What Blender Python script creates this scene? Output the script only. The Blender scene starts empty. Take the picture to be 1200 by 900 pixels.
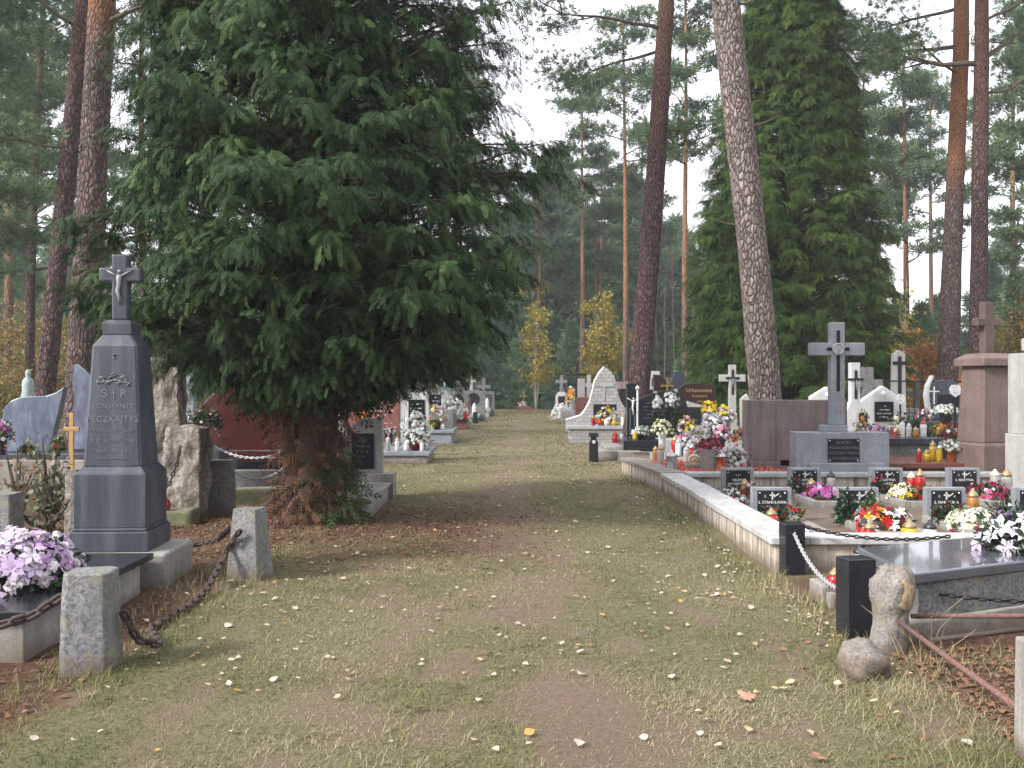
"""A village cemetery in a pine wood in late autumn: a worn grass lane between graves, thujas and pines."""
EXPOSURE = 1.9
HAZE = .0011
import bpy, bmesh, math, random
import numpy as np
from mathutils import Vector, Matrix, noise, Euler

random.seed(7)
rng = np.random.default_rng(11)
S = bpy.context.scene
COL = S.collection
R = math.radians
F, H, HOR = 1150.0, 1.5, 452.0          # focal length in photo pixels, eye height, horizon row

def P(px, py, z=0.0):                    # where the sight line through a photo point meets height z
    Y = F*(H-z)/(py-HOR)
    return Vector(((px-600)/F*Y, Y, z))
def Q(px, py, Y):                        # a photo point at a known distance
    return Vector(((px-600)/F*Y, Y, H-(py-HOR)/F*Y))
def XX(px, Y): return (px-600)/F*Y
def ZZ(py, Y): return H-(py-HOR)/F*Y

# ------------------------------------------------------------------ materials
MATS = {}
def new_mat(name):
    m = bpy.data.materials.new(name); m.use_nodes = True
    nt = m.node_tree; nt.nodes.clear()
    out = nt.nodes.new('ShaderNodeOutputMaterial')
    b = nt.nodes.new('ShaderNodeBsdfPrincipled')
    nt.links.new(b.outputs[0], out.inputs[0])
    MATS[name] = m
    return m, nt, b, out
def N(nt, t, **kw):
    n = nt.nodes.new('ShaderNode'+t)
    for k, v in kw.items():
        if k in n.inputs.keys(): n.inputs[k].default_value = v
        else: setattr(n, k, v)
    return n
def ramp(nt, stops, src=None, interp='LINEAR'):
    r = nt.nodes.new('ShaderNodeValToRGB'); cr = r.color_ramp; cr.interpolation = interp
    while len(cr.elements) > 1: cr.elements.remove(cr.elements[-1])
    for i, (p, c) in enumerate(stops):
        e = cr.elements[0] if i == 0 else cr.elements.new(p)
        e.position = p
        if not hasattr(c, '__len__'): c = (c, c, c)
        e.color = (*c[:3], 1)
    if src is not None: nt.links.new(src, r.inputs[0])
    return r
def mixc(nt, fac, a, b, mode='MIX'):
    m = nt.nodes.new('ShaderNodeMix'); m.data_type = 'RGBA'; m.blend_type = mode
    for i, v in ((0, fac), (6, a), (7, b)):
        if hasattr(v, 'is_linked') or isinstance(v, bpy.types.NodeSocket): nt.links.new(v, m.inputs[i])
        elif i == 0: m.inputs[0].default_value = v
        else: m.inputs[i].default_value = (*v[:3], 1)
    return m.outputs[2]
def math_n(nt, op, a, b=None):
    m = nt.nodes.new('ShaderNodeMath'); m.operation = op
    for i, v in ((0, a), (1, b)):
        if v is None: continue
        if isinstance(v, bpy.types.NodeSocket): nt.links.new(v, m.inputs[i])
        else: m.inputs[i].default_value = v
    return m.outputs[0]
def bump(nt, b, src, strength=.3, dist=.01):
    n = N(nt, 'Bump', Strength=strength, Distance=dist)
    nt.links.new(src, n.inputs['Height']); nt.links.new(n.outputs[0], b.inputs['Normal'])
    return n
def coords(nt, scale=(1, 1, 1), kind='Object'):
    tc = nt.nodes.new('ShaderNodeTexCoord'); mp = nt.nodes.new('ShaderNodeMapping')
    mp.inputs['Scale'].default_value = scale
    nt.links.new(tc.outputs[kind], mp.inputs[0]); return mp.outputs[0]
def noise_t(nt, co, scale, detail=4, rough=.55):
    n = N(nt, 'TexNoise', Scale=scale, Detail=detail, Roughness=rough)
    nt.links.new(co, n.inputs['Vector']); return n.outputs[0]

def stone(name, c1, c2, speck=90, rough=.6, bmp=.2, stain=None, stain_amt=.5, moss=None, big=3.0, bdist=.004, coarse=False, soil=None):
    m, nt, b, o = new_mat(name)
    co = coords(nt)
    sp = noise_t(nt, co, speck, 3, .7)
    base = ramp(nt, [(.36, c1), (.62, c2)], sp).outputs[0]
    bg = noise_t(nt, co, big, 6, .62)
    base = mixc(nt, ramp(nt, [(.3, 0), (.7, .55)], bg).outputs[0], base, tuple(x*.62 for x in c1))
    if stain:
        cs = coords(nt, (9, 9, .7))
        st = noise_t(nt, cs, 1.3, 5, .6)
        base = mixc(nt, ramp(nt, [(.48, 0), (.66, stain_amt)], st).outputs[0], base, stain)
    if moss:
        ms = noise_t(nt, co, 7, 8, .7)
        base = mixc(nt, ramp(nt, [(.52, 0), (.64, .8)], ms).outputs[0], base, moss)
    if rough < .25: b.inputs['Specular IOR Level'].default_value = .38
    if soil:                                   # earth splashed up the foot of the stone, and blotches of dirt
        sx = nt.nodes.new('ShaderNodeSeparateXYZ'); nt.links.new(co, sx.inputs[0])
        hgt = math_n(nt, 'ADD', math_n(nt, 'MULTIPLY', sx.outputs[2], 5.0), math_n(nt, 'MULTIPLY', noise_t(nt, co, 11, 5, .65), -.9))
        base = mixc(nt, ramp(nt, [(.0, .75), (.45, 0)], math_n(nt, 'ADD', hgt, .35)).outputs[0], base, soil)
    nt.links.new(base, b.inputs['Base Color'])
    rr = ramp(nt, [(.3, rough*.8), (.7, min(1, rough*1.25))], bg)
    nt.links.new(rr.outputs[0], b.inputs['Roughness'])
    if coarse:
        h = noise_t(nt, co, 9, 9, .62)
        bump(nt, b, h, bmp, bdist)
    else:
        bump(nt, b, math_n(nt, 'ADD', sp, math_n(nt, 'MULTIPLY', bg, 2.0)), bmp, bdist)
    return m
def plain(name, c, rough=.5, metal=0, trans=0, c2=None, scale=30, ior=None, coat=0):
    m, nt, b, o = new_mat(name)
    if c2 is None: c2 = tuple(x*.7 for x in c)
    n = noise_t(nt, coords(nt), scale, 5, .6)
    nt.links.new(ramp(nt, [(.35, c), (.68, c2)], n).outputs[0], b.inputs['Base Color'])
    b.inputs['Roughness'].default_value = rough; b.inputs['Metallic'].default_value = metal
    b.inputs['Transmission Weight'].default_value = trans
    b.inputs['Coat Weight'].default_value = coat
    return m
def leafmat(name, stops, rough=.6, transl=.3, spec=.3):
    m, nt, b, o = new_mat(name)
    a = nt.nodes.new('ShaderNodeAttribute'); a.attribute_name = 'tint'
    r = ramp(nt, stops, a.outputs['Fac'])
    nt.links.new(r.outputs[0], b.inputs['Base Color'])
    b.inputs['Roughness'].default_value = rough
    b.inputs['Specular IOR Level'].default_value = spec
    t = nt.nodes.new('ShaderNodeBsdfTranslucent'); nt.links.new(r.outputs[0], t.inputs[0])
    mx = nt.nodes.new('ShaderNodeMixShader'); mx.inputs[0].default_value = transl
    nt.links.new(b.outputs[0], mx.inputs[1]); nt.links.new(t.outputs[0], mx.inputs[2])
    nt.links.new(mx.outputs[0], o.inputs[0])
    return m

# ------------------------------------------------------------------ object bookkeeping
def tag(o, label=None, cat=None, group=None, kind=None):
    if label: o['label'] = label
    if cat: o['category'] = cat
    if group: o['group'] = group
    if kind: o['kind'] = kind
    return o
def thing(name, label, cat, loc=(0, 0, 0), rot=0, group=None):
    o = bpy.data.objects.new(name, None); COL.objects.link(o)
    o.empty_display_size = .1
    o.location = loc
    o.rotation_euler = rot if hasattr(rot, '__len__') else (0, 0, rot)
    return tag(o, label, cat, group)
def copy_tree(o, parent=None):
    c = o.copy(); COL.objects.link(c)
    if parent is not None: c.parent = parent
    for ch in list(o.children): copy_tree(ch, c)
    return c
def dup(o, loc, rot=None, scale=None, label=None, group=None):
    c = copy_tree(o)
    c.location = loc
    if rot is not None: c.rotation_euler = rot if hasattr(rot, '__len__') else (0, 0, rot)
    if scale is not None: c.scale = scale if hasattr(scale, '__len__') else (scale,)*3
    if label: c['label'] = label
    if group: c['group'] = group
    return c

class MB:
    """collects faces; build() links them as one mesh object"""
    def __init__(s): s.v = []; s.f = []
    def add(s, vs, fs):
        k = len(s.v); s.v += [tuple(v) for v in vs]; s.f += [tuple(i+k for i in f) for f in fs]; return s
    def box(s, x0, x1, y0, y1, z0, z1, tx=0, ty=0):      # tx, ty: how much the top is drawn in on each side
        vs = [(x0, y0, z0), (x1, y0, z0), (x1, y1, z0), (x0, y1, z0),
              (x0+tx, y0+ty, z1), (x1-tx, y0+ty, z1), (x1-tx, y1-ty, z1), (x0+tx, y1-ty, z1)]
        return s.add(vs, [(3, 2, 1, 0), (4, 5, 6, 7), (0, 1, 5, 4), (1, 2, 6, 5), (2, 3, 7, 6), (3, 0, 4, 7)])
    def prism_xz(s, pts, y0, y1):                        # outline in X-Z (counter-clockwise seen from the front), thickness along Y
        n = len(pts)
        vs = [(x, y0, z) for x, z in pts]+[(x, y1, z) for x, z in pts]
        fs = [tuple(range(n)), tuple(range(2*n-1, n-1, -1))]
        fs += [(i, i+n, (i+1) % n+n, (i+1) % n) for i in range(n)]
        return s.add(vs, fs)
    def prism_xy(s, pts, z0, z1, inset=0):
        n = len(pts); cx = sum(p[0] for p in pts)/n; cy = sum(p[1] for p in pts)/n
        vs = [(x, y, z0) for x, y in pts]+[(x+(cx-x)*inset, y+(cy-y)*inset, z1) for x, y in pts]
        fs = [tuple(range(n-1, -1, -1)), tuple(range(n, 2*n))]
        fs += [(i, (i+1) % n, (i+1) % n+n, i+n) for i in range(n)]
        return s.add(vs, fs)
    def tube(s, pts, rad, n=8, cap=True, closed=False):
        pts = [Vector(p) for p in pts]; m = len(pts)
        rad = rad if hasattr(rad, '__len__') else [rad]*m
        vs = []; fs = []; ref = Vector((.31, .87, .38))
        for i, p in enumerate(pts):
            a = pts[(i-1) % m] if (closed or i > 0) else p
            c = pts[(i+1) % m] if (closed or i < m-1) else p
            t = (c-a).normalized()
            if abs(t.dot(ref)) > .97: u = t.cross(Vector((1, 0, 0))).normalized()
            else: u = t.cross(ref).normalized()
            w = t.cross(u)
            for k in range(n):
                an = 2*math.pi*k/n
                vs.append(p+(u*math.cos(an)+w*math.sin(an))*rad[i])
        for i in range(m if closed else m-1):
            j = (i+1) % m
            for k in range(n):
                fs.append((i*n+k, i*n+(k+1) % n, j*n+(k+1) % n, j*n+k))
        if cap and not closed:
            fs.append(tuple(range(n-1, -1, -1))); fs.append(tuple((m-1)*n+k for k in range(n)))
        return s.add(vs, fs)
    def lathe(s, prof, n=16, c=(0, 0, 0)):
        vs = []; fs = []
        for r, z in prof:
            for k in range(n):
                a = 2*math.pi*k/n
                vs.append((c[0]+r*math.cos(a), c[1]+r*math.sin(a), c[2]+z))
        m = len(prof)
        for i in range(m-1):
            for k in range(n):
                fs.append((i*n+k, i*n+(k+1) % n, (i+1)*n+(k+1) % n, (i+1)*n+k))
        fs.append(tuple(range(n-1, -1, -1))); fs.append(tuple((m-1)*n+k for k in range(n)))
        return s.add(vs, fs)
    def cross(s, cx, z0, z1, arm_z, span, w, y0, y1, aw=None):   # a latin cross outline, thickness y0..y1
        aw = aw or w; h = w/2; a = aw/2; sp = span/2
        pts = [(cx-h, z0), (cx+h, z0), (cx+h, arm_z-a), (cx+sp, arm_z-a), (cx+sp, arm_z+a), (cx+h, arm_z+a),
               (cx+h, z1), (cx-h, z1), (cx-h, arm_z+a), (cx-sp, arm_z+a), (cx-sp, arm_z-a), (cx-h, arm_z-a)]
        return s.prism_xz(pts, y0, y1)
    def build(s, name, mat, parent=None, bevel=0, smooth=False, loc=None, seg=2):
        me = bpy.data.meshes.new(name); me.from_pydata(s.v, [], s.f); me.update()
        bm = bmesh.new(); bm.from_mesh(me); bmesh.ops.recalc_face_normals(bm, faces=bm.faces); bm.to_mesh(me); bm.free()
        if smooth: me.polygons.foreach_set('use_smooth', [True]*len(me.polygons))
        o = bpy.data.objects.new(name, me); COL.objects.link(o)
        me.materials.append(MATS[mat] if isinstance(mat, str) else mat)
        if parent is not None: o.parent = parent
        if loc is not None: o.location = loc
        if bevel:
            b = o.modifiers.new('bevel', 'BEVEL'); b.width = bevel; b.segments = seg; b.limit_method = 'ANGLE'; b.angle_limit = R(30)
        return o

def roughen(o, amp, scale, cuts=0, seed=0, smooth=True):
    """subdivide a block and push its surface about with noise: worn, broken stone"""
    bm = bmesh.new(); bm.from_mesh(o.data)
    if cuts: bmesh.ops.subdivide_edges(bm, edges=bm.edges[:], cuts=cuts, use_grid_fill=True)
    bm.normal_update()
    off = Vector((seed*3.1, seed*1.7, seed*.9))
    new = {}
    for v in bm.verts:
        q = v.co*scale+off
        d = noise.noise(q)*.6+noise.noise(q*2.3)*.3+noise.noise(q*5.1)*.18
        new[v] = v.co+v.normal*d*amp
    for v, c in new.items(): v.co = c
    bm.to_mesh(o.data); bm.free()
    o.data.polygons.foreach_set('use_smooth', [smooth]*len(o.data.polygons)); o.data.update()
    return o

def quads(name, V, Fq, mat, parent=None, tint=None, smooth=False):
    """numpy vertices and quads -> mesh object"""
    me = bpy.data.meshes.new(name)
    V = np.ascontiguousarray(V, np.float32); Fq = np.ascontiguousarray(Fq, np.int32)
    n = len(Fq)
    me.vertices.add(len(V)); me.vertices.foreach_set('co', V.ravel())
    me.loops.add(n*4); me.loops.foreach_set('vertex_index', Fq.ravel())
    me.polygons.add(n); me.polygons.foreach_set('loop_start', np.arange(0, 4*n, 4, dtype=np.int32))
    me.update(calc_edges=True)
    if tint is not None:
        a = me.attributes.new('tint', 'FLOAT', 'FACE'); a.data.foreach_set('value', np.ascontiguousarray(tint, np.float32))
    if smooth: me.polygons.foreach_set('use_smooth', np.ones(n, bool))
    o = bpy.data.objects.new(name, me); COL.objects.link(o)
    me.materials.append(MATS[mat] if isinstance(mat, str) else mat)
    if parent is not None: o.parent = parent
    return o
def nrm(a): return a/np.maximum(np.linalg.norm(a, axis=-1, keepdims=True), 1e-9)
def frames(d, up=None, roll=None):
    """K direction vectors -> K 3x3 frames whose columns are x=d, y, z"""
    d = nrm(np.asarray(d, float)); k = len(d)
    if up is None: up = np.tile([0, 0, 1.0], (k, 1))
    y = np.cross(up, d); bad = np.linalg.norm(y, axis=1) < 1e-3
    y[bad] = [0, 1, 0]; y = nrm(y); z = np.cross(d, y)
    if roll is not None:
        c = np.cos(roll)[:, None]; s = np.sin(roll)[:, None]
        y, z = y*c+z*s, z*c-y*s
    return np.stack([d, y, z], axis=2)
def scatter(tv, tf, M, L, sc):
    """template (tv, tf) placed K times: frames M, places L, sizes sc"""
    tv = np.asarray(tv, float); tf = np.asarray(tf, int); k = len(L)
    sc = np.asarray(sc, float)
    if sc.ndim == 1: sc = sc[:, None]
    sv = tv[None]*sc[:, None, :] if sc.shape[1] == 3 else tv[None]*sc[:, None, :]
    V = np.einsum('kij,knj->kni', M, sv)+np.asarray(L)[:, None, :]
    Fq = tf[None]+(np.arange(k)*len(tv))[:, None, None]
    return V.reshape(-1, 3), Fq.reshape(-1, 4)
def join_np(parts):
    V = []; Q_ = []; T = []; k = 0
    for v, f, t in parts:
        V.append(v); Q_.append(f+k); T.append(t); k += len(v)
    return np.concatenate(V), np.concatenate(Q_), np.concatenate(T)

def text(body, size, mat, parent, loc, depth=.003, align='CENTER', bold=False, tilt=0):
    cu = bpy.data.curves.new('inscription', 'FONT'); cu.body = body; cu.size = size
    cu.align_x = align; cu.align_y = 'CENTER'; cu.extrude = depth; cu.resolution_u = 2
    if bold: cu.offset = size*.012
    t = bpy.data.objects.new('tmp', cu); COL.objects.link(t)
    me = bpy.data.meshes.new_from_object(t.evaluated_get(bpy.context.evaluated_depsgraph_get()))
    bpy.data.objects.remove(t); bpy.data.curves.remove(cu)
    me.materials.clear(); me.materials.append(MATS[mat])
    o = bpy.data.objects.new('inscription', me); COL.objects.link(o); me.name = 'inscription'
    o.parent = parent; o.location = loc; o.rotation_euler = (R(90)+tilt, 0, 0)
    return o
def strokes(parent, mat, cx, z_top, width, rows, lh, y, seed=0, th=.35):
    """unreadable lines of a distant inscription: rows of short raised strokes"""
    rd = random.Random(seed); m = MB()
    for i, frac in enumerate(rows):
        z = z_top-i*lh; w = width*frac; x = cx-w/2
        while x < cx+w/2-lh*.1:
            l = lh*rd.uniform(.12, .3)
            if rd.random() < .8: m.box(x, min(x+l, cx+w/2), y-.002, y+.001, z-lh*th*rd.uniform(.6, 1), z)
            x += l+lh*rd.uniform(.08, .2)
    return m.build('inscription', mat, parent)
def line(a, b, n):
    a = Vector(a); b = Vector(b); return [a.lerp(b, i/(n-1)) for i in range(n)]
# ------------------------------------------------------------------ the materials of the place
stone('black_granite', (.008, .009, .012), (.035, .037, .045), 160, .16, .02)
stone('dark_blue_granite', (.024, .03, .043), (.06, .069, .09), 150, .4, .08, stain=(.10, .11, .12), stain_amt=.5, soil=(.12, .085, .06))
stone('grey_granite', (.075, .075, .08), (.27, .27, .27), 48, .75, .35, stain=(.1, .1, .09), moss=(.2, .2, .12), bdist=.006, soil=(.12, .085, .06))
stone('light_granite', (.30, .31, .32), (.52, .52, .53), 90, .6, .2, stain=(.2, .2, .2), stain_amt=.5)
stone('blue_grey_granite', (.16, .175, .195), (.36, .385, .42), 95, .55, .15, stain=(.14, .15, .16), stain_amt=.4)
stone('terrazzo', (.15, .145, .14), (.46, .44, .42), 75, .7, .25, stain=(.14, .13, .12), stain_amt=.4, soil=(.12, .085, .06))
stone('concrete', (.23, .225, .21), (.35, .335, .31), 60, .85, .35, stain=(.17, .15, .13), stain_amt=.75, moss=(.2, .2, .14), soil=(.12, .085, .06))
stone('streaked_concrete', (.44, .38, .31), (.6, .54, .46), 60, .85, .35, stain=(.07, .05, .038), stain_amt=1, soil=(.12, .085, .06))
stone('wall_cap', (.4, .4, .4), (.6, .6, .59), 110, .75, .25, stain=(.2, .19, .17), stain_amt=.55, moss=(.3, .29, .25))
stone('brown_cap', (.2, .17, .15), (.33, .29, .26), 80, .8, .3, stain=(.1, .09, .07))
stone('pale_stone', (.33, .325, .31), (.48, .475, .455), 60, .75, .3, stain=(.24, .23, .21), stain_amt=.6)
stone('white_stone', (.46, .46, .46), (.62, .62, .62), 60, .6, .2, stain=(.36, .36, .35), stain_amt=.5)
stone('red_granite', (.04, .011, .010), (.105, .03, .025), 130, .2, .03)
stone('red_brown_granite', (.17, .07, .055), (.26, .115, .09), 130, .3, .03)
stone('brown_granite', (.02, .012, .012), (.06, .035, .032), 130, .18, .03)
stone('red_concrete', (.185, .145, .14), (.28, .225, .218), 60, .85, .3, stain=(.11, .085, .085), stain_amt=.8)
stone('pink_granite', (.135, .092, .08), (.25, .18, .163), 85, .7, .25, stain=(.12, .07, .065))
stone('rough_stone', (.17, .145, .125), (.38, .345, .31), 22, .95, 1, stain=(.09, .07, .06), stain_amt=.8, moss=(.16, .14, .09), bdist=.05, coarse=True, soil=(.12, .085, .06))
stone('field_stone', (.12, .11, .10), (.29, .265, .25), 60, .9, .6, stain=(.16, .12, .08), moss=(.2, .17, .1), bdist=.012, soil=(.12, .085, .06))
stone('broken_face', (.30, .22, .12), (.45, .36, .22), 25, .9, .8, bdist=.02, coarse=True)
stone('mossy_stone', (.14, .14, .08), (.24, .23, .15), 40, .95, .6, moss=(.09, .11, .03))
stone('rough_soil', (.085, .06, .042), (.19, .145, .105), 40, .95, .8, bdist=.02, coarse=True)
plain('iron', (.03, .028, .028), .5, .6)
plain('rust', (.085, .058, .05), .85, .15, c2=(.04, .03, .028), scale=60)
plain('rusty_pipe', (.19, .10, .082), .8, .1, c2=(.11, .06, .05), scale=45)
plain('silver_chain', (.55, .55, .56), .5, .5, c2=(.25, .25, .25), scale=50)
plain('silver_paint', (.30, .31, .33), .5, .4)
plain('white_paint', (.75, .75, .74), .5)
plain('letter_white', (.62, .62, .6), .5)
plain('letter_grey', (.14, .155, .175), .6)
plain('letter_gold', (.55, .36, .12), .35, .5)
plain('brass', (.5, .33, .12), .35, .7)
plain('varnished_wood', (.42, .25, .09), .5, c2=(.3, .17, .06))
plain('white_metal', (.7, .7, .72), .35, .3)
plain('oxide_green', (.07, .2, .16), .7)
plain('statue_green', (.3, .36, .36), .7)
plain('brick_block', (.42, .4, .37), .85, c2=(.26, .25, .23), scale=14)
# candle glass and metal
def candle_mat(name, c, tr=.35): plain(name, c, .15, 0, tr, c2=tuple(x*.75 for x in c), scale=14, coat=.3)
candle_mat('red_glass', (.55, .015, .015)); candle_mat('yellow_glass', (.78, .5, .03)); candle_mat('orange_glass', (.6, .1, .02))
candle_mat('white_glass', (.75, .74, .72), .1); candle_mat('clear_glass', (.62, .6, .58), .6); candle_mat('amber_glass', (.5, .2, .04))
plain('lid_gold', (.42, .31, .17), .45, .7); plain('lid_silver', (.5, .5, .52), .3, .8); plain('lid_dark', (.05, .05, .06), .4, .5); plain('lid_cream', (.7, .62, .45), .5)
plain('terracotta', (.42, .12, .05), .8); plain('pot_grey', (.34, .32, .31), .85); plain('pot_dark', (.03, .03, .03), .6)
plain('pot_white', (.7, .7, .7), .4)
# flowers
def petals(name, a, b): leafmat(name, [(0, a), (1, b)], .6, .25, .2)
petals('petal_white', (.62, .63, .6), (.85, .85, .84)); petals('petal_pale', (.72, .62, .66), (.86, .82, .85))
petals('petal_yellow', (.7, .45, .02), (.85, .68, .06)); petals('petal_cream', (.7, .68, .45), (.85, .83, .66))
petals('petal_red', (.35, .01, .015), (.6, .03, .03)); petals('petal_crimson', (.3, .01, .05), (.55, .05, .12))
petals('petal_pink', (.55, .12, .3), (.75, .32, .5)); petals('petal_magenta', (.45, .06, .35), (.7, .25, .6))
petals('petal_orange', (.65, .2, .02), (.85, .38, .05)); petals('petal_lilac', (.48, .38, .55), (.78, .7, .8))
petals('petal_pink_lilac', (.4, .24, .45), (.7, .54, .7)); petals('petal_violet', (.1, .06, .25), (.3, .18, .45))
leafmat('leaf_green', [(0, (.025, .05, .015)), (1, (.08, .13, .035))], .55, .2)
leafmat('leaf_dark', [(0, (.012, .028, .014)), (1, (.035, .06, .03))], .5, .15)
leafmat('leaf_rose', [(0, (.06, .07, .035)), (.6, (.14, .16, .09)), (1, (.3, .24, .16))], .6, .2)
leafmat('juniper', [(0, (.016, .03, .012)), (1, (.05, .08, .03))], .65, .15)
# trees
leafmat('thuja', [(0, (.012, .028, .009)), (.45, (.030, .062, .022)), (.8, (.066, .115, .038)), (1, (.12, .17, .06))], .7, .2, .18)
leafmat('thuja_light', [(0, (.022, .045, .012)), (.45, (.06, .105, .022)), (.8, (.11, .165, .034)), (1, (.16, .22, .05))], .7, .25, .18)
leafmat('dead_spray', [(0, (.05, .022, .012)), (.5, (.11, .05, .024)), (1, (.19, .10, .05))], .8, .15)
leafmat('pine_needle', [(0, (.05, .085, .042)), (.6, (.105, .16, .078)), (1, (.18, .235, .11))], .6, .35)
leafmat('spruce_needle', [(0, (.06, .115, .06)), (.6, (.13, .21, .115)), (1, (.22, .3, .16))], .6, .35)
leafmat('birch_yellow', [(0, (.2, .17, .025)), (.6, (.35, .28, .045)), (1, (.48, .38, .08))], .6, .35)
leafmat('oak_orange', [(0, (.16, .06, .018)), (.6, (.32, .13, .03)), (1, (.48, .24, .06))], .6, .35)
leafmat('bush_mixed', [(0, (.07, .08, .025)), (.5, (.2, .16, .05)), (1, (.38, .22, .07))], .6, .35)
def bark(name, lo, plate, hi, start, span, vs=19.0):
    m, nt, b, o = new_mat(name)
    tc = nt.nodes.new('ShaderNodeTexCoord')
    mp = nt.nodes.new('ShaderNodeMapping'); mp.inputs['Scale'].default_value = (1, 1, .36); nt.links.new(tc.outputs['Object'], mp.inputs[0])
    wob = N(nt, 'TexNoise', Scale=6.0, Detail=3.0); nt.links.new(mp.outputs[0], wob.inputs['Vector'])
    vv = nt.nodes.new('ShaderNodeVectorMath'); vv.operation = 'MULTIPLY_ADD'
    nt.links.new(wob.outputs['Color'], vv.inputs[0]); vv.inputs[1].default_value = (.16, .16, .10); nt.links.new(mp.outputs[0], vv.inputs[2])
    vo = N(nt, 'TexVoronoi', Scale=vs, feature='DISTANCE_TO_EDGE'); nt.links.new(vv.outputs[0], vo.inputs['Vector'])
    vc = N(nt, 'TexVoronoi', Scale=vs); nt.links.new(vv.outputs[0], vc.inputs['Vector'])
    fine = noise_t(nt, mp.outputs[0], 45, 6, .65)
    sep = nt.nodes.new('ShaderNodeSeparateXYZ'); nt.links.new(tc.outputs['Object'], sep.inputs[0])
    big = noise_t(nt, tc.outputs['Object'], 1.1, 3)
    hz = math_n(nt, 'ADD', sep.outputs[2], math_n(nt, 'MULTIPLY', math_n(nt, 'SUBTRACT', big, .5), span*2.0))
    up = N(nt, 'MapRange'); up.inputs[1].default_value = start; up.inputs[2].default_value = start+span; nt.links.new(hz, up.inputs[0])
    fac = ramp(nt, [(.0, 0), (.1, .6), (.35, 1)], vo.outputs['Distance']).outputs[0]
    sepc = nt.nodes.new('ShaderNodeSeparateColor'); nt.links.new(vc.outputs['Color'], sepc.inputs[0])
    pl = mixc(nt, sepc.outputs[0], tuple(x*.62 for x in plate), tuple(min(1, x*1.25) for x in plate))
    pl = mixc(nt, ramp(nt, [(.4, 0), (.65, .6)], fine).outputs[0], pl, tuple(x*.5 for x in plate))
    low = mixc(nt, fac, lo, pl)
    hi2 = mixc(nt, ramp(nt, [(.3, 0), (.7, 1)], fine).outputs[0], hi, tuple(x*.5 for x in hi))
    hi2 = mixc(nt, fac, tuple(x*.55 for x in hi), hi2)
    col = mixc(nt, up.outputs[0], low, hi2)
    nt.links.new(col, b.inputs['Base Color']); b.inputs['Roughness'].default_value = .9
    b.inputs['Specular IOR Level'].default_value = .2
    bump(nt, b, math_n(nt, 'ADD', fac, math_n(nt, 'MULTIPLY', fine, .5)), 1, .035)
bark('pine_bark', (.045, .03, .027), (.19, .135, .125), (.34, .155, .075), 6.0, 3.5)
bark('pine_bark_pale', (.06, .04, .035), (.34, .28, .26), (.34, .17, .09), 9.5, 3.0, 19.0)
bark('pine_bark_dark', (.02, .013, .012), (.15, .095, .09), (.18, .095, .07), 7.0, 4.0)
bark('forest_bark', (.06, .04, .032), (.17, .12, .1), (.36, .19, .11), 3.5, 5.0, 8.0)
plain('twig', (.09, .065, .05), .9); plain('twig_pale', (.3, .27, .23), .9); plain('thuja_bark', (.1, .055, .04), .95, c2=(.05, .03, .022), scale=18)
# ------------------------------------------------------------------ camera, sky, sun, air
cam = bpy.data.cameras.new('camera'); cam.sensor_width = 36; cam.lens = F/1200*36; cam.clip_end = 3000; cam.clip_start = .05
cam.shift_y = -(450-HOR)/1200
co_ = bpy.data.objects.new('camera', cam); COL.objects.link(co_); co_.location = (0, 0, H); co_.rotation_euler = (R(90), 0, 0)
S.camera = co_
SUN_EL, SUN_AZ = 36, 58                  # behind the camera's left shoulder
w = bpy.data.worlds.new('World'); S.world = w; w.use_nodes = True
nt = w.node_tree; nt.nodes.clear()
sky = nt.nodes.new('ShaderNodeTexSky'); sky.sky_type = 'NISHITA'; sky.sun_disc = False
sky.sun_elevation = R(SUN_EL); sky.sun_rotation = R(180+SUN_AZ); sky.air_density = 1; sky.dust_density = 4; sky.ozone_density = 1
hs = nt.nodes.new('ShaderNodeHueSaturation'); hs.inputs['Saturation'].default_value = .28
nt.links.new(sky.outputs[0], hs.inputs['Color'])
# thin even cloud: the whole sky dome lifted towards white
cl = mixc(nt, .55, hs.outputs[0], (9.6, 9.6, 10.4))
bg = nt.nodes.new('ShaderNodeBackground'); bg.inputs[1].default_value = .075; nt.links.new(cl, bg.inputs[0])
wo = nt.nodes.new('ShaderNodeOutputWorld'); nt.links.new(bg.outputs[0], wo.inputs[0])
sl = bpy.data.lights.new('sun', 'SUN'); sl.energy = 1.5; sl.angle = R(10); sl.color = (1, .965, .92)
so = bpy.data.objects.new('sun', sl); COL.objects.link(so)
az = R(180+SUN_AZ)                        # compass direction the light comes from, 0 = +Y
sd = Vector((math.sin(az)*math.cos(R(SUN_EL)), math.cos(az)*math.cos(R(SUN_EL)), math.sin(R(SUN_EL))))
so.rotation_euler = sd.to_track_quat('Z', 'Y').to_euler(); so.location = sd*40
S.view_settings.view_transform = 'Standard'; S.view_settings.look = 'None'; S.view_settings.gamma = 1
S.view_settings.exposure = EXPOSURE
cy = S.cycles
cy.max_bounces = 6; cy.diffuse_bounces = 3; cy.glossy_bounces = 3; cy.transmission_bounces = 4; cy.volume_bounces = 0; cy.transparent_max_bounces = 6
cy.use_denoising = True
cy.use_adaptive_sampling = True; cy.adaptive_threshold = .015

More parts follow.
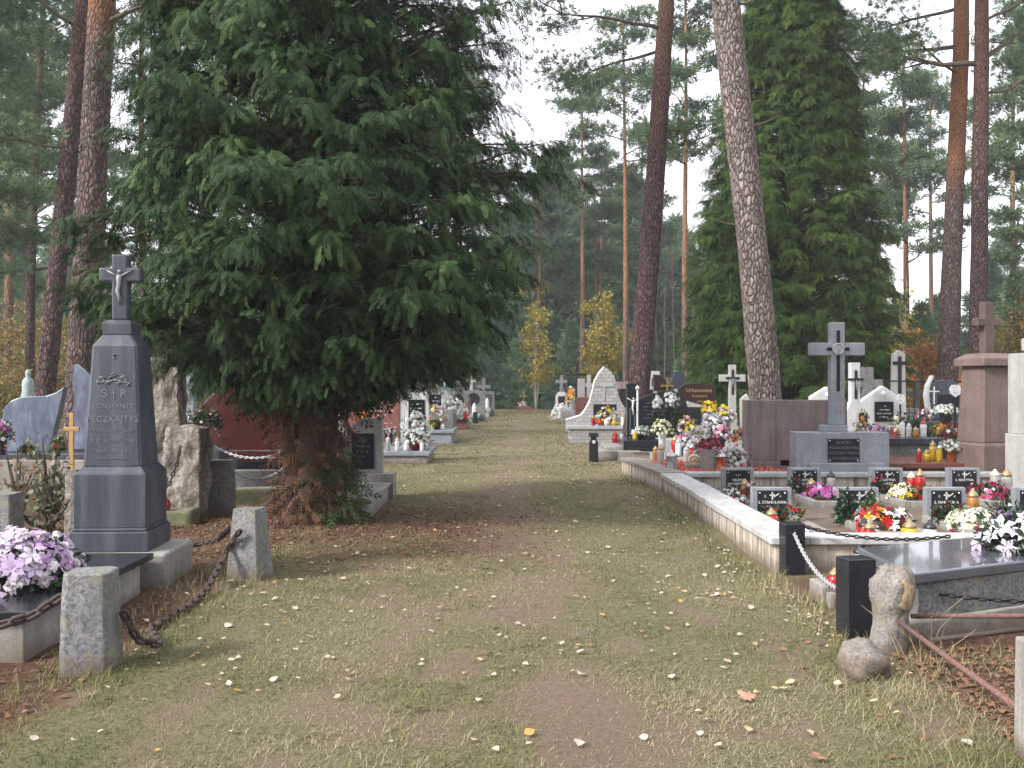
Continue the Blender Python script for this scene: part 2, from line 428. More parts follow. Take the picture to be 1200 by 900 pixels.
# ------------------------------------------------------------------ the ground
def sstep(a, b, x):
    t = np.clip((x-a)/(b-a), 0, 1); return t*t*(3-2*t)
_g = rng.random((64, 64))
def vnoise(x, y):                          # smooth value noise on a wrapped lattice
    x = np.asarray(x, float); y = np.asarray(y, float)
    xi = np.floor(x).astype(int); yi = np.floor(y).astype(int); fx = x-xi; fy = y-yi
    fx = fx*fx*(3-2*fx); fy = fy*fy*(3-2*fy)
    g = lambda i, j: _g[i % 64, j % 64]
    return (g(xi, yi)*(1-fx)+g(xi+1, yi)*fx)*(1-fy)+(g(xi, yi+1)*(1-fx)+g(xi+1, yi+1)*fx)*fy
def fbm(x, y, o=4):
    s = 0; a = .5; t = 0
    for k in range(o):
        s = s+a*vnoise(x*2**k+k*7.3, y*2**k+k*3.1); t += a; a *= .55
    return s/t
def bare_at(x, y):                         # how worn the turf is, 0 grass .. 1 bare soil
    trail = .32-.10*np.clip(y-5, 0, 5)+.02*np.clip(y-10, 0, 40)
    wdt = .34+.05*np.clip(y-4, 0, 6)
    t = np.exp(-((x-trail)/wdt)**2)*1.0
    b = sstep(.47, .72, fbm(x*1.9+3, y*1.1)*.66+t*.34)
    b = np.maximum(b, .8*sstep(.56, .68, fbm(x*3.3+9, y*2.1)))
    far = sstep(14, 30, y)
    return np.clip(b*(1-.45*far), 0, 1)
def brown_at(x, y):                        # fallen thuja needles and leaf mould
    n = fbm(x*1.7+20, y*1.7)
    a = np.exp(-(((x+1.3)/1.35)**2+((y-10.2)/1.7)**2)*.9)
    c = sstep(2.05, 2.25, -x)*sstep(3.5, 4.5, y)*(1-sstep(13, 15, y))*.95
    d = sstep(1.9, 2.3, x)*(1-sstep(7.4, 8, y))*.95
    e = sstep(28, 45, y)*.25
    return np.clip(np.maximum.reduce([a, c, d, e])*(.55+n*.95), 0, 1)
def gh(x, y):
    return (fbm(np.asarray(x)*.8+4, np.asarray(y)*.8, 3)-.5)*.09
xs = np.concatenate([[-400, -200, -100, -60], np.arange(-40, -7, 3.), np.arange(-7, 7.01, .1), np.arange(9, 41, 3.), [60, 100, 200, 400]])
ys = np.concatenate([[-60, -20, -5], np.arange(0, 22.01, .1), np.arange(22.5, 70, .8), [75, 90, 120, 200, 400, 800]])
gx, gy = np.meshgrid(xs, ys); nx, ny = len(xs), len(ys)
V = np.stack([gx, gy, gh(gx, gy)*np.exp(-np.maximum(gy-25, 0)*.1)], -1).reshape(-1, 3)
i = np.arange(nx*ny).reshape(ny, nx)
Fq = np.stack([i[:-1, :-1], i[:-1, 1:], i[1:, 1:], i[1:, :-1]], -1).reshape(-1, 4)
m, nt, b, o = new_mat('ground_turf')
co = coords(nt)
a1 = nt.nodes.new('ShaderNodeAttribute'); a1.attribute_name = 'bare'
a2 = nt.nodes.new('ShaderNodeAttribute'); a2.attribute_name = 'brown'
n1 = noise_t(nt, co, 2.2, 8, .65); n2 = noise_t(nt, co, 34, 6, .7); n3 = noise_t(nt, co, 150, 4, .7)
turf = ramp(nt, [(.3, (.11, .108, .05)), (.5, (.185, .168, .09)), (.68, (.285, .245, .155))], n2).outputs[0]
turf = mixc(nt, ramp(nt, [(.38, 0), (.66, .6)], n1).outputs[0], turf, (.19, .168, .11))
soil = ramp(nt, [(.3, (.13, .09, .066)), (.52, (.235, .17, .13)), (.72, (.34, .265, .215))], n3).outputs[0]
soil = mixc(nt, ramp(nt, [(.4, 0), (.62, .5)], n2).outputs[0], soil, (.13, .10, .06))
col = mixc(nt, a1.outputs['Fac'], turf, soil)
nd = ramp(nt, [(.32, (.045, .024, .016)), (.52, (.115, .06, .04)), (.7, (.2, .12, .08))], n2).outputs[0]
col = mixc(nt, a2.outputs['Fac'], col, nd)
nt.links.new(col, b.inputs['Base Color']); b.inputs['Roughness'].default_value = .95; b.inputs['Specular IOR Level'].default_value = .15
bump(nt, b, math_n(nt, 'ADD', n2, math_n(nt, 'MULTIPLY', n3, .6)), .9, .03)
ground = quads('ground', V, Fq, 'ground_turf', smooth=True)
for nm, fn in (('bare', bare_at), ('brown', brown_at)):
    a = ground.data.attributes.new(nm, 'FLOAT', 'POINT'); a.data.foreach_set('value', fn(V[:, 0], V[:, 1]).astype(np.float32))
tag(ground, kind='structure')

# ------------------------------------------------------------------ grass and litter (stuff)
leafmat('grass_blade', [(0, (.074, .102, .031)), (.42, (.155, .166, .062)), (.75, (.27, .235, .122)), (1, (.39, .33, .21))], .7, .25, .2)
def free_of_graves(x, y):
    r = (x > 2.0) & (y > 7.75) & (y < 16.6)
    r |= (x > 2.2) & (y > 5.6) & (y < 7.8)
    l = (x < -2.6) & (y > 5.2) & (y < 7.7)
    l |= (x < -1.6) & (x > -2.5) & (y > 11) & (y < 13.3)
    return ~(r | l)
def blades(n, x0, x1, y0, y1, hmin, hmax, width, power, dry, lean, keep=None):
    u = rng.random(n); y = y0*(y1/y0)**u if power else y0+u*(y1-y0)
    x = rng.uniform(x0, x1, n)
    ok = free_of_graves(x, y)
    d = bare_at(x, y)*.8+brown_at(x, y)*.7
    cl = fbm(x*5, y*5, 3)
    ok &= rng.random(n) > d*1.05-.05+(.5-cl)*.7
    if keep is not None: ok &= keep(x, y)
    x, y = x[ok], y[ok]; k = len(x)
    h = rng.uniform(hmin, hmax, k)*(.6+.8*fbm(x*2.2, y*2.2, 2)); wd = width*(1+np.maximum(y-6, 0)*.09)
    az = rng.uniform(0, 2*np.pi, k); ln = lean*h*rng.uniform(.3, 1.3, k)
    dx, dy = np.cos(az), np.sin(az); px, py = -dy*wd/2, dx*wd/2
    z = gh(x, y)-.004
    def pt(t, s, bend):
        return np.stack([x+dx*ln*bend+px*s, y+dy*ln*bend+py*s, z+h*t], -1)
    Vb = np.stack([pt(0, -1, 0), pt(0, 1, 0), pt(.6, .8, .35), pt(.6, -.8, .35), pt(.92, .12, 1), pt(.92, -.12, 1)], 1).reshape(-1, 3)
    q = np.array([[0, 1, 2, 3], [3, 2, 4, 5]])[None]+(np.arange(k)*6)[:, None, None]
    t = np.clip(rng.normal(.38, .2, k)+dry+(fbm(x*1.1+31, y*1.1, 3)-.5)*1.1+d[ok]*.35, 0, 1)
    return Vb, q.reshape(-1, 4), np.repeat(t, 2)
G = [blades(330000, -4.2, 3.2, 3.7, 19, .006, .026, .0036, True, .12, 1.7),
     blades(45000, -5, 4, 18, 60, .012, .035, .008, True, .15, 1.2),
     blades(4500, -4, 3, 3.7, 14, .03, .065, .0026, True, .35, 1.9),
     blades(3600, 1.5, 3.4, 3.6, 5.6, .02, .08, .003, False, .38, 1.6),
     blades(3500, 1.55, 2.2, 5.2, 17, .04, .12, .004, True, .2, .9, lambda x, y: x > 1.75),
     blades(3000, -2.5, -1.9, 4.6, 9, .03, .10, .004, False, .1, .9)]
g = quads('grass', *join_np(G)[:2], 'grass_blade', tint=join_np(G)[2]); tag(g, kind='stuff')

def leaf_template(lobes=0):
    """a curled leaf of one blade: quads along a midrib"""
    n = 5; vs = []; fs = []
    for i in range(n+1):
        t = i/n
        wv = .36*math.sin(math.pi*min(1, t*.94+.06)**.8)
        zc = .10*math.sin(t*3.1)+.02
        vs += [(t-.5, -wv, zc+.12*wv), (t-.5, 0, zc), (t-.5, wv, zc+.18*wv)]
    for i in range(n):
        a = i*3; fs += [(a, a+1, a+4, a+3), (a+1, a+2, a+5, a+4)]
    return np.array(vs), np.array(fs)
leafmat('fallen_leaf', [(0, (.46, .40, .31)), (.5, (.34, .25, .16)), (1, (.22, .12, .06))], .7, .15, .2)
leafmat('fallen_leaf_brown', [(0, (.1, .05, .03)), (1, (.24, .13, .07))], .8, .1)
plain('leaf_cream', (.45, .41, .35), .75, c2=(.32, .26, .19), scale=40); plain('leaf_tan', (.47, .36, .22), .7, c2=(.36, .25, .14), scale=60)
plain('leaf_ochre', (.5, .27, .07), .7, c2=(.35, .17, .05), scale=50); plain('leaf_brown', (.2, .10, .06), .8, c2=(.3, .17, .11), scale=40)
plain('leaf_rosy', (.42, .22, .15), .7, c2=(.3, .15, .1), scale=40)
tv, tf = leaf_template()
# loose litter under the thuja, in the left plot and in the verges: too much to count
n = 9000
x = np.concatenate([rng.uniform(-3.6, .4, n//2), rng.uniform(-5, -2, n//4), rng.uniform(1.5, 3.2, n//4)])
y = np.concatenate([rng.uniform(8, 12.5, n//2), rng.uniform(4.5, 12, n//4), rng.uniform(3.7, 6, n//4)])
ok = free_of_graves(x, y) & (rng.random(n) < brown_at(x, y)*1.3+.06); x, y = x[ok], y[ok]; k = len(x)
az = rng.uniform(0, 6.28, k)
M = frames(np.stack([np.cos(az), np.sin(az), rng.uniform(-.3, .3, k)], -1), roll=rng.uniform(-.5, .5, k))
v, f = scatter(tv, tf, M, np.stack([x, y, gh(x, y)+.008], -1), rng.uniform(.02, .045, k))
lt = quads('leaf_litter', v, f, 'fallen_leaf_brown', tint=np.repeat(rng.random(k), len(tf))); tag(lt, kind='stuff')
n = 1300; x = np.where(rng.random(n) < .3, 2.04-np.abs(rng.normal(0, .16, n)), rng.uniform(-2.3, 2.05, n)); y = 5*(24/5)**rng.random(n); az = rng.uniform(0, 6.28, n)
ok = free_of_graves(x, y); x, y, az = x[ok], y[ok], az[ok]; n = len(x)
v, f = scatter(tv, tf, frames(np.stack([np.cos(az), np.sin(az), rng.uniform(-.25, .25, n)], -1), roll=rng.uniform(-.4, .4, n)), np.stack([x, y, gh(x, y)+.014], -1), rng.uniform(.014, .034, n)*(1+.03*y))
fk = quads('leaf_litter', v, f, 'fallen_leaf', tint=np.repeat(rng.random(n)**1.6, len(tf))); tag(fk, kind='stuff')
# pale birch leaves lying about on the path: each an object
def leaf_obj(mat, bend=0, stretch=1.0):
    vs = [(p[0], p[1]*stretch, p[2]+bend*p[0]*p[0]) for p in tv]
    vs += [(-.5, -.012, .03), (-.78, -.012, .06), (-.78, .012, .06), (-.5, .012, .03)]
    fs = [tuple(q) for q in tf]+[(len(vs)-4, len(vs)-3, len(vs)-2, len(vs)-1)]
    me = bpy.data.meshes.new('fallen_leaf'); me.from_pydata(vs, [], fs); me.materials.append(MATS[mat]); return me
kinds = [leaf_obj('leaf_cream', .3, 1.1), leaf_obj('leaf_cream', -.2, 1.4), leaf_obj('leaf_cream', .6, .9), leaf_obj('leaf_tan', .3, 1.2), leaf_obj('leaf_tan', -.3, 1.0), leaf_obj('leaf_ochre', .4, 1.2)]
wts = [.3, .26, .16, .14, .08, .06]; names_ = ['pale cream']*3+['tan']*2+['ochre']
placed = 0
while placed < 290:
    y = 3.95*(19/3.95)**random.random(); x = random.uniform(-2.3, 2.0)
    if y < 5.5 and random.random() < .25: continue
    if x < -1.4 and 9 < y < 13: continue
    k_ = random.choices(range(6), wts)[0]
    lf = bpy.data.objects.new('fallen_leaf', kinds[k_]); COL.objects.link(lf)
    s_ = random.uniform(.03, .054)
    lf.location = (x, y, float(gh(x, y))+.017); lf.scale = (s_, s_, s_*.8)
    lf.rotation_euler = (random.uniform(-.35, .35), random.uniform(-.35, .35), random.uniform(0, 6.28))
    tag(lf, 'small %s fallen leaf lying on the grass path' % names_[k_], 'leaf', '%s leaves scattered on the grass path' % names_[k_])
    placed += 1
def maple(name, label, mat, px, py, size, rz):
    pts = []
    spec = [(-90, .12), (-60, .42), (-40, .3), (-10, .62), (10, .5), (22, .36), (38, .78), (52, .5), (64, .46), (78, .8), (90, 1.0)]
    half = [(r*math.cos(R(a)), r*math.sin(R(a))) for a, r in spec]
    pts = half+[(-x_, y_) for x_, y_ in reversed(half[1:-1])]
    m = MB(); k = len(pts)
    vs = [(x_, y_, .12*math.sin(x_*4)+.10*abs(x_)+.14*y_*y_) for x_, y_ in pts]+[(0, .1, .02)]
    m.add(vs, [(i_, (i_+1) % k, k) for i_ in range(k)])
    m.tube([(0, -.1, .02), (.03, -.5, .08), (.1, -.8, .1)], .015, 4)
    p = P(px, py); o = m.build(name, mat, loc=(p.x, p.y, float(gh(p.x, p.y))+.022)); o.scale = (size,)*3; o.rotation_euler = (.12, .06, rz)
    return tag(o, label, 'leaf')
maple('maple_leaf', 'big rosy brown maple leaf lying flat in the grass before the boulder', 'leaf_rosy', 878, 822, .075, .7)
maple('maple_leaf', 'dark red brown maple leaf at the bottom edge of the verge', 'leaf_brown', 960, 893, .065, 2.2)
maple('maple_leaf', 'curled brown maple leaf alone on the near grass of the path', 'leaf_brown', 491, 838, .045, 4)
maple('maple_leaf', 'orange maple leaf lying mid path, brighter than its neighbours', 'leaf_ochre', 707, 727, .03, 1)
maple('maple_leaf', 'tan maple leaf standing tilted in grass beside the rosy brown one', 'leaf_tan', 917, 812, .04, 5)
# ------------------------------------------------------------------ trees
def trunk_mb(pts, r0, r1, n=20, flare=.25, wob=.03, seed=0, step=.18):
    """tapered trunk along a bent line, with root flare and uneven rings"""
    L = 0; fine = []
    pts = [Vector(p) for p in pts]
    for a, c in zip(pts[:-1], pts[1:]):
        k = max(2, int((c-a).length/step))
        fine += [a.lerp(c, j/k) for j in range(k)]
    fine.append(pts[-1])
    m = len(fine); vs = []; fs = []
    for j, p in enumerate(fine):
        t = j/(m-1); r = r0+(r1-r0)*t
        r *= 1+flare*math.exp(-max(p.z-pts[0].z, 0)*2.6)
        tn = (fine[min(j+1, m-1)]-fine[max(j-1, 0)]).normalized()
        u = tn.cross(Vector((0, 1, 0))).normalized(); w_ = tn.cross(u)
        for k in range(n):
            an = 2*math.pi*k/n
            q = Vector((math.cos(an)*1.6, math.sin(an)*1.6, p.z*.55))
            d = noise.noise(q+Vector((seed, 0, 0)))*wob*2+noise.noise(q*3.5+Vector((0, seed, 0)))*wob
            lob = .10*math.cos(an*5+seed)*flare*4*math.exp(-max(p.z-pts[0].z, 0)*3.5)
            vs.append(p+(u*math.cos(an)+w_*math.sin(an))*r*(1+d+lob))
    for j in range(m-1):
        for k in range(n): fs.append((j*n+k, j*n+(k+1) % n, (j+1)*n+(k+1) % n, (j+1)*n+k))
    fs.append(tuple((m-1)*n+k for k in range(n)))
    return MB().add(vs, fs)

# --- needles
def tuft_template(n, length, width, seed, spread=.9):
    r_ = np.random.default_rng(seed); vs = []; fs = []
    for i in range(n):
        a = 2*math.pi*i/n+r_.uniform(-.3, .3); el = r_.uniform(.15, spread)
        d = np.array([math.cos(el*1.2)*.9, math.sin(el*1.2)*math.cos(a), math.sin(el*1.2)*math.sin(a)])
        s = np.cross(d, r_.normal(size=3)); s /= np.linalg.norm(s)
        l = length*r_.uniform(.7, 1.15); k = len(vs)
        vs += [(0, 0, 0), tuple(d*l*.5+s*width/2), tuple(d*l), tuple(d*l*.5-s*width/2)]
        fs.append((k, k+1, k+2, k+3))
    return np.array(vs), np.array(fs)
TUFT_FAR = tuft_template(7, .30, .05, 1)
TUFT_MID = tuft_template(11, .17, .018, 2)
def pine_branch(m, base, az, length, rise, r0, seed, wig=.25):
    """a limb: returns the points along its outer part where needles sit"""
    rd = random.Random(seed); pts = []; d = Vector((math.cos(az), math.sin(az), rise)); p = Vector(base); k = 7
    for j in range(k+1):
        pts.append(p.copy())
        d = (d+Vector((rd.uniform(-1, 1), rd.uniform(-1, 1), rd.uniform(-.6, .8)))*wig).normalized()
        p = p+d*length/k
    m.tube(pts, [max(.008, r0*(1-.85*j/k)) for j in range(k+1)], 5)
    return pts
def pine(name, label, loc, height, r0, crown_from, limbs, reach, seed, tuft, tsize, group=None, barkm='forest_bark',
         lean=(0, 0), per=26, top_r=.3, twigs=4, dead=0, wood_n=10, bend=.5, pts=None, extra=(), flat=.26):
    rd = random.Random(seed); r_ = np.random.default_rng(seed)
    root = thing(name, label, 'tree', loc, 0, group)
    if pts is None:
        pts = [Vector((lean[0]*t+bend*math.sin(t*3+seed)*t, lean[1]*t, height*t-.15*(t == 0))) for t in (0, .15, .3, .5, .7, .85, 1)]
    tr = trunk_mb(pts, r0, r0*top_r, wood_n, .18, .05, seed, .5 if wood_n < 14 else .2)
    def at_h(z):
        for a, c in zip(pts[:-1], pts[1:]):
            if z <= c.z: return a.lerp(c, max(0, (z-a.z)/(c.z-a.z)))
        return pts[-1]
    mb = MB(); C = []; 
    specs = []
    for j in range(limbs):
        t = (j+rd.random())/limbs; z = height*(crown_from+(1-crown_from)*t)
        ln = reach*(1-.62*t)*rd.uniform(.6, 1.15)*(1 if rd.random() < .85 else .5)
        specs.append((z, rd.uniform(0, 6.28), ln, rd.uniform(-.05, .3)+.5*t, r0*.28*(1.1-.7*t)))
    specs += list(extra)
    for j, (z, az, ln, rise, rr) in enumerate(specs):
        b = at_h(z); bp = pine_branch(mb, b, az, ln, rise, rr, seed*97+j)
        for q in range(twigs):
            a = bp[rd.randint(3, len(bp)-1)]; az2 = az+rd.uniform(-1.2, 1.2)
            tp = pine_branch(mb, a, az2, ln*rd.uniform(.25, .45), rd.uniform(-.1, .5), rr*.4, seed*131+j*9+q, .3)
            C += [(tp[-1], .42), (tp[-3], .34)]
        C += [(bp[-1], .45), (bp[-2], .4)]
    for j in range(dead):
        z = height*crown_from*rd.uniform(.3, .98); b = at_h(z); az = rd.uniform(0, 6.28)
        pine_branch(mb, b, az, r0+rd.uniform(.15, 1.0), rd.uniform(-.3, .2), .028, seed*11+j)
    k0 = len(tr.f); tr.add(mb.v, mb.f); to = tr.build('trunk', barkm, root, smooth=True); to.data.materials.append(MATS['twig'])
    to.data.polygons.foreach_set('material_index', [0]*k0+[1]*(len(tr.f)-k0)); to.data.update()
    cen = np.array([tuple(c) for c, s_ in C]); rad = np.array([s_ for c, s_ in C])*tsize
    k = len(cen)*per; idx = np.repeat(np.arange(len(cen)), per)
    off = r_.normal(size=(k, 3))*np.array([1, 1, flat])*.55
    L = cen[idx]+off*rad[idx][:, None]*1.55
    dirs = nrm(off*np.array([1, 1, .6])+r_.normal(size=(k, 3))*.5+np.array([0, 0, .35]))
    v, f = scatter(tuft[0], tuft[1], frames(dirs, roll=r_.uniform(0, 6.28, k)), L, r_.uniform(.7, 1.25, k)*min(1.25, tsize**.5))
    t = np.clip(.45+off[:, 2]*.5+r_.normal(0, .16, k)+np.repeat(r_.normal(0, .12, len(cen)), per), 0, 1)
    quads('crown', v, f, 'pine_needle', root, np.repeat(t, len(tuft[1])))
    return root

# --- thuja fronds
def frond_template(pairs, lobes, seed=0):
    vs = []; fs = []; r_ = random.Random(seed)
    def leaf(p, d, l, w_):
        k = len(vs); s = np.array([-d[1], d[0], 0]); p = np.array(p); d = np.array(d)
        dr = np.array([0, 0, -.22*l])
        for q in (p, p+d*l*.45+s*w_/2+dr*.3, p+d*l+dr, p+d*l*.45-s*w_/2+dr*.3): vs.append((q[0], q[1], q[2]-.42*q[0]**2))
        fs.append((k, k+1, k+2, k+3))
    for i in range(pairs):
        t = .06+.88*i/(pairs-1); l = (.30*math.sin(math.pi*(.18+.74*t))+.05)*r_.uniform(.8, 1.15)
        for s in (-1, 1):
            a = (48-14*t)*math.pi/180+r_.uniform(-.12, .12); d = (math.cos(a), s*math.sin(a), 0)
            leaf((t, 0, 0), d, l, .085)
            for q in range(lobes):
                u = .3+.42*q/max(1, lobes-1) if lobes > 1 else .45
                for s2 in (-1, 1):
                    a2 = a*s+s2*.62
                    leaf((t+d[0]*l*u, d[1]*l*u, 0), (math.cos(a2), math.sin(a2), 0), l*.42, .042)
    leaf((0, 0, 0), (1, 0, 0), 1.08, .05); leaf((.85, 0, 0), (1, 0, 0), .25, .05)
    return np.array(vs), np.array(fs)
FROND = frond_template(6, 0, 3); FROND_LITE = frond_template(5, 0, 5)
def thuja(root, env, z0, z1, boughs, twigs, per, fsize, tmpl, mat, seed, inner=.3, tl=.42):
    """crown of a white cedar: boughs leave the stem and reach the outline env(z, az); drooping side twigs carry flat sprays"""
    rd = random.Random(seed); r_ = np.random.default_rng(seed); mb = MB(); Ls = []; Ds = []; Ts = []; Ss = []; Us = []
    for j in range(boughs):
        t = ((j+rd.random())/boughs)**1.15; z = z0+(z1-z0)*t; az = rd.uniform(0, 6.28) if j % 2 else (j*2.39996) % 6.28
        rr = max(.12, env(z, az)*rd.uniform(.8, 1.1))
        tip = np.array([math.cos(az)*rr, math.sin(az)*rr, z]); st = np.array([0, 0, max(.3, z-rr*rd.uniform(.1, .55))])
        mid = st*.5+tip*.5+np.array([rd.uniform(-.1, .1), rd.uniform(-.1, .1), rr*rd.uniform(.12, .26)])
        bz = lambda s: ((1-s)**2)*st+2*s*(1-s)*mid+s*s*tip
        mb.tube([bz(s) for s in (0, .25, .5, .75, .95)], [.022*(1-.85*s)+.003 for s in (0, .25, .5, .75, .95)], 4)
        tone = rd.gauss(0, .10); side = np.array([-math.sin(az), math.cos(az), 0]); out = np.array([math.cos(az), math.sin(az), 0])
        for q in range(twigs):
            s = inner+(1.0-inner)*rd.random()**.6; p0 = bz(s); a = rd.gauss(0, .75)
            d = out*math.cos(a)+side*math.sin(a); l = tl*rd.uniform(.55, 1.25)*(.6+.4*min(1, rr)); dr = rd.uniform(.1, .85); up = rd.uniform(-.05, .3)
            tt = tone+rd.gauss(0, .10); sd = np.cross(d, [0, 0, 1.0])
            for k in range(per):
                u = (k+rd.random())/per; p = p0+d*l*u+np.array([0, 0, up*l*u-dr*l*u*u]); dd = d+np.array([0, 0, up-2*dr*u])
                sgn = (1 if k % 2 else -1)*rd.uniform(.25, .9)*(1.1-.6*u)
                Ls.append(p+sd*sgn*.03+np.array([rd.gauss(0, .02), rd.gauss(0, .02), rd.gauss(0, .02)])); Ds.append(dd+sd*sgn+np.array([0, 0, rd.gauss(-.15, .2)]))
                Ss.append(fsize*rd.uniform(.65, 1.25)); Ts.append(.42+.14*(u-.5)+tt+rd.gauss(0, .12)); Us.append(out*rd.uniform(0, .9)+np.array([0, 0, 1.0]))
    L = np.array(Ls); D = np.array(Ds); k = len(L)
    v, f = scatter(tmpl[0], tmpl[1], frames(D, up=np.array(Us), roll=r_.normal(0, .6, k)), L, np.array(Ss))
    mb.build('crown_limbs', 'thuja_bark', root)
    return quads('crown', v, f, mat, root, np.repeat(np.clip(Ts, 0, 1), len(tmpl[1])))

# the big one at the left of the path
B1 = P(365, 610)
t1 = thing('thuja_tree', 'huge dark green thuja spreading over the graves on the left of the path', 'tree', B1)
def env1(z, az):
    a = [(1.3, .8), (1.7, 1.35), (2.0, 1.85), (2.4, 2.25), (2.8, 2.4), (3.8, 2.3), (4.8, 2.05), (6, 1.75), (8, 1.2), (10, .5), (11.2, .05)]
    r = np.interp(z, [p[0] for p in a], [p[1] for p in a])
    return r*(1-.10*(math.cos(az) < -.2))*(1+.10*math.sin(az*3+z*1.7)+.08*math.sin(az*5-z*2.9)+.06*math.sin(z*5+az))
for j, (dx, dy, l) in enumerate(((0, 0, 7), (.14, .05, 4.5), (-.16, -.04, 5.2))):
    trunk_mb([(dx, dy, -.1), (dx*1.3, dy, .8), (dx*1.6, dy*2, 2.4), (dx*2.2, dy*3, l)], .17 if j == 0 else .11, .05, 14, .5, .09, 5+j).build('trunk', 'thuja_bark', t1, smooth=True)
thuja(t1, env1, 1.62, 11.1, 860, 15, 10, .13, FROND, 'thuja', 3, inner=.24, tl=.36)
# dry brown sprays clinging to the stem, a few green ones low on the right
def sprays(parent, name, mat, n, box_, size, seed, up=-.5, tm=FROND_LITE):
    r_ = np.random.default_rng(seed)
    az = r_.uniform(0, 6.28, n); z = r_.uniform(box_[0], box_[1], n); rr = np.interp(z, [box_[0], (box_[0]+box_[1])/2, box_[1]], box_[2])*r_.uniform(.5, 1.05, n)
    L = np.stack([box_[3]+np.cos(az)*rr, box_[4]+np.sin(az)*rr, z], -1)
    D = np.stack([np.cos(az)+r_.normal(0, .5, n), np.sin(az)+r_.normal(0, .5, n), r_.normal(up, .45, n)], -1)
    v, f = scatter(tm[0], tm[1], frames(D, roll=r_.uniform(-1.4, 1.4, n)), L, size*r_.uniform(.6, 1.2, n))
    return quads(name, v, f, mat, parent, np.repeat(np.clip(r_.normal(.45, .25, n), 0, 1), len(tm[1])))
sprays(t1, 'dead_spray', 'dead_spray', 560, (.05, 1.6, (.42, .38, .55), 0.02, -.08), .19, 5)
sprays(t1, 'low_spray', 'thuja', 170, (.05, .8, (.3, .3, .2), .26, -.12), .2, 6)
sprays(t1, 'hanging_spray', 'thuja', 420, (1.3, 1.75, (.6, .9, 1.2), .0, 0), .24, 9, -.8)

# the narrower one behind the red concrete slab
B2 = Vector((XX(927, 29.5), 29.5, 0))
t2 = thing('thuja_tree', 'tall narrow conical green thuja behind the red concrete slab', 'tree', B2)
def env2(z, az):
    a = [(.2, 2.0), (1.5, 2.2), (2.6, 2.18), (4, 1.98), (6, 1.65), (8, 1.28), (10, .92), (12, .45), (13.2, .05)]
    r = np.interp(z, [p[0] for p in a], [p[1] for p in a])
    return r*(1+.05*math.sin(az*4+z*1.9)+.04*math.sin(az*7-z*3.1))
trunk_mb([(0, 0, -.1), (0, .05, 3), (.05, 0, 9)], .17, .03, 12, .3, .05, 9).build('trunk', 'thuja_bark', t2, smooth=True)
thuja(t2, env2, .2, 13.1, 1700, 9, 8, .16, FROND_LITE, 'thuja_light', 13, inner=.62, tl=.26); t2.scale = (1.36, 1.36, 1.3)

# --- the large pines standing among the graves
def line_pts(*q): return [Vector(p) for p in q]
def big_pine(label, px0, py_ref, px_ref0, Y, px_top, r0, r1, barkm, height=19, seed=0, extra=(), limbs=14, name='pine_tree', crown_from=.62, reach=3.6, dead=0, bow=0):
    """trunk through two photo points: (px_ref0, py_ref) low and (px_top, 0) at the top of the picture"""
    zl, zt = ZZ(py_ref, Y), ZZ(0, Y); xl, xt = XX(px_ref0, Y), XX(px_top, Y)
    sl_ = (xt-xl)/(zt-zl); xb = xl-sl_*zl
    base = Vector((xb, Y, 0))
    pts = [Vector((sl_*z*(1 if z < zt+2 else 1)+bow*math.sin(math.pi*min(z, zt)/zt), 0, z)) for z in (-.15, 1, 2, 3, 4, 5, 6, 7.5, 9, 11, 13, 16, height)]
    for p in pts[-3:]: p.x += -.25*sl_*(p.z-10)
    rt = r0+(r1-r0)*height/zt
    return pine(name, label, base, height, r0, crown_from, limbs, reach, seed, TUFT_MID, 1.25, None, barkm, per=34, top_r=max(.25, rt/r0), twigs=3, wood_n=22, pts=pts, extra=extra, dead=dead)
big_pine('dark leaning pine trunk beside the sail shaped tomb, the middle of the lane side', 748, 440, 749, 24.5, 781, .29, .205, 'pine_bark_dark', 20, 2,
         extra=((9.9, 2.9, 2.6, -.12, .05), (10.4, 3.3, 3.2, -.1, .06), (7.6, .2, 1.1, .3, .03)), bow=.04)
big_pine('pale plated pine trunk leaning left just behind the red concrete slab', 893, 440, 893, 17.0, 850, .275, .235, 'pine_bark_pale', 19, 5,
         extra=(), dead=12, bow=.05)
big_pine('orange barked pine trunk, the straighter one of the pair right of the far graves', 1111, 420, 1111, 28, 1128, .31, .20, 'pine_bark', 21, 8,
         extra=((11.2, 2.9, 3.6, .05, .07), (12.3, 2.6, 3.2, .0, .06), (10.4, 3.6, 2.6, .1, .05)))
big_pine('dark purple brown pine trunk, right hand one of the pair behind the pink pillar', 1146, 420, 1146, 26.5, 1151, .26, .17, 'pine_bark_dark', 20, 9,
         extra=((10.2, 3.05, 3.3, .12, .09), (10.3, .4, 3.2, .3, .08), (9.4, .1, 2.6, .2, .05), (11.3, 5.6, 2.6, .1, .05)))
big_pine('thick pine trunk with orange upper bark behind the black obelisk', 97, 430, 97, 16, 120, .26, .205, 'pine_bark', 20, 12,
         extra=((7.4, 5.9, 1.6, .2, .05),), dead=3)
big_pine('slim dark pine trunk crossing behind the orange barked one at far left', 56, 430, 56, 19.5, 99, .19, .16, 'pine_bark_dark', 19, 14,
         extra=((8.6, 3.6, 2.2, .15, .04), (6.2, 3.7, 1.8, .05, .03)), dead=5)
for px, Y, h_, sd in ((-18, 25, 15, 61), (36, 30, 17, 62), (-95, 22, 14, 63)):
    pine('pine_tree', ('bushy dark pine leaning into the picture at its upper left edge', 'dark pine with low limbs behind the slim leaning trunk at left', 'bushy pine just outside the left edge')[sd-61], (XX(px, Y), Y, 0), h_, .17, .24, 26, 3.0, sd, TUFT_MID, 1.3, None, 'pine_bark_dark', per=34, twigs=3, dead=3)

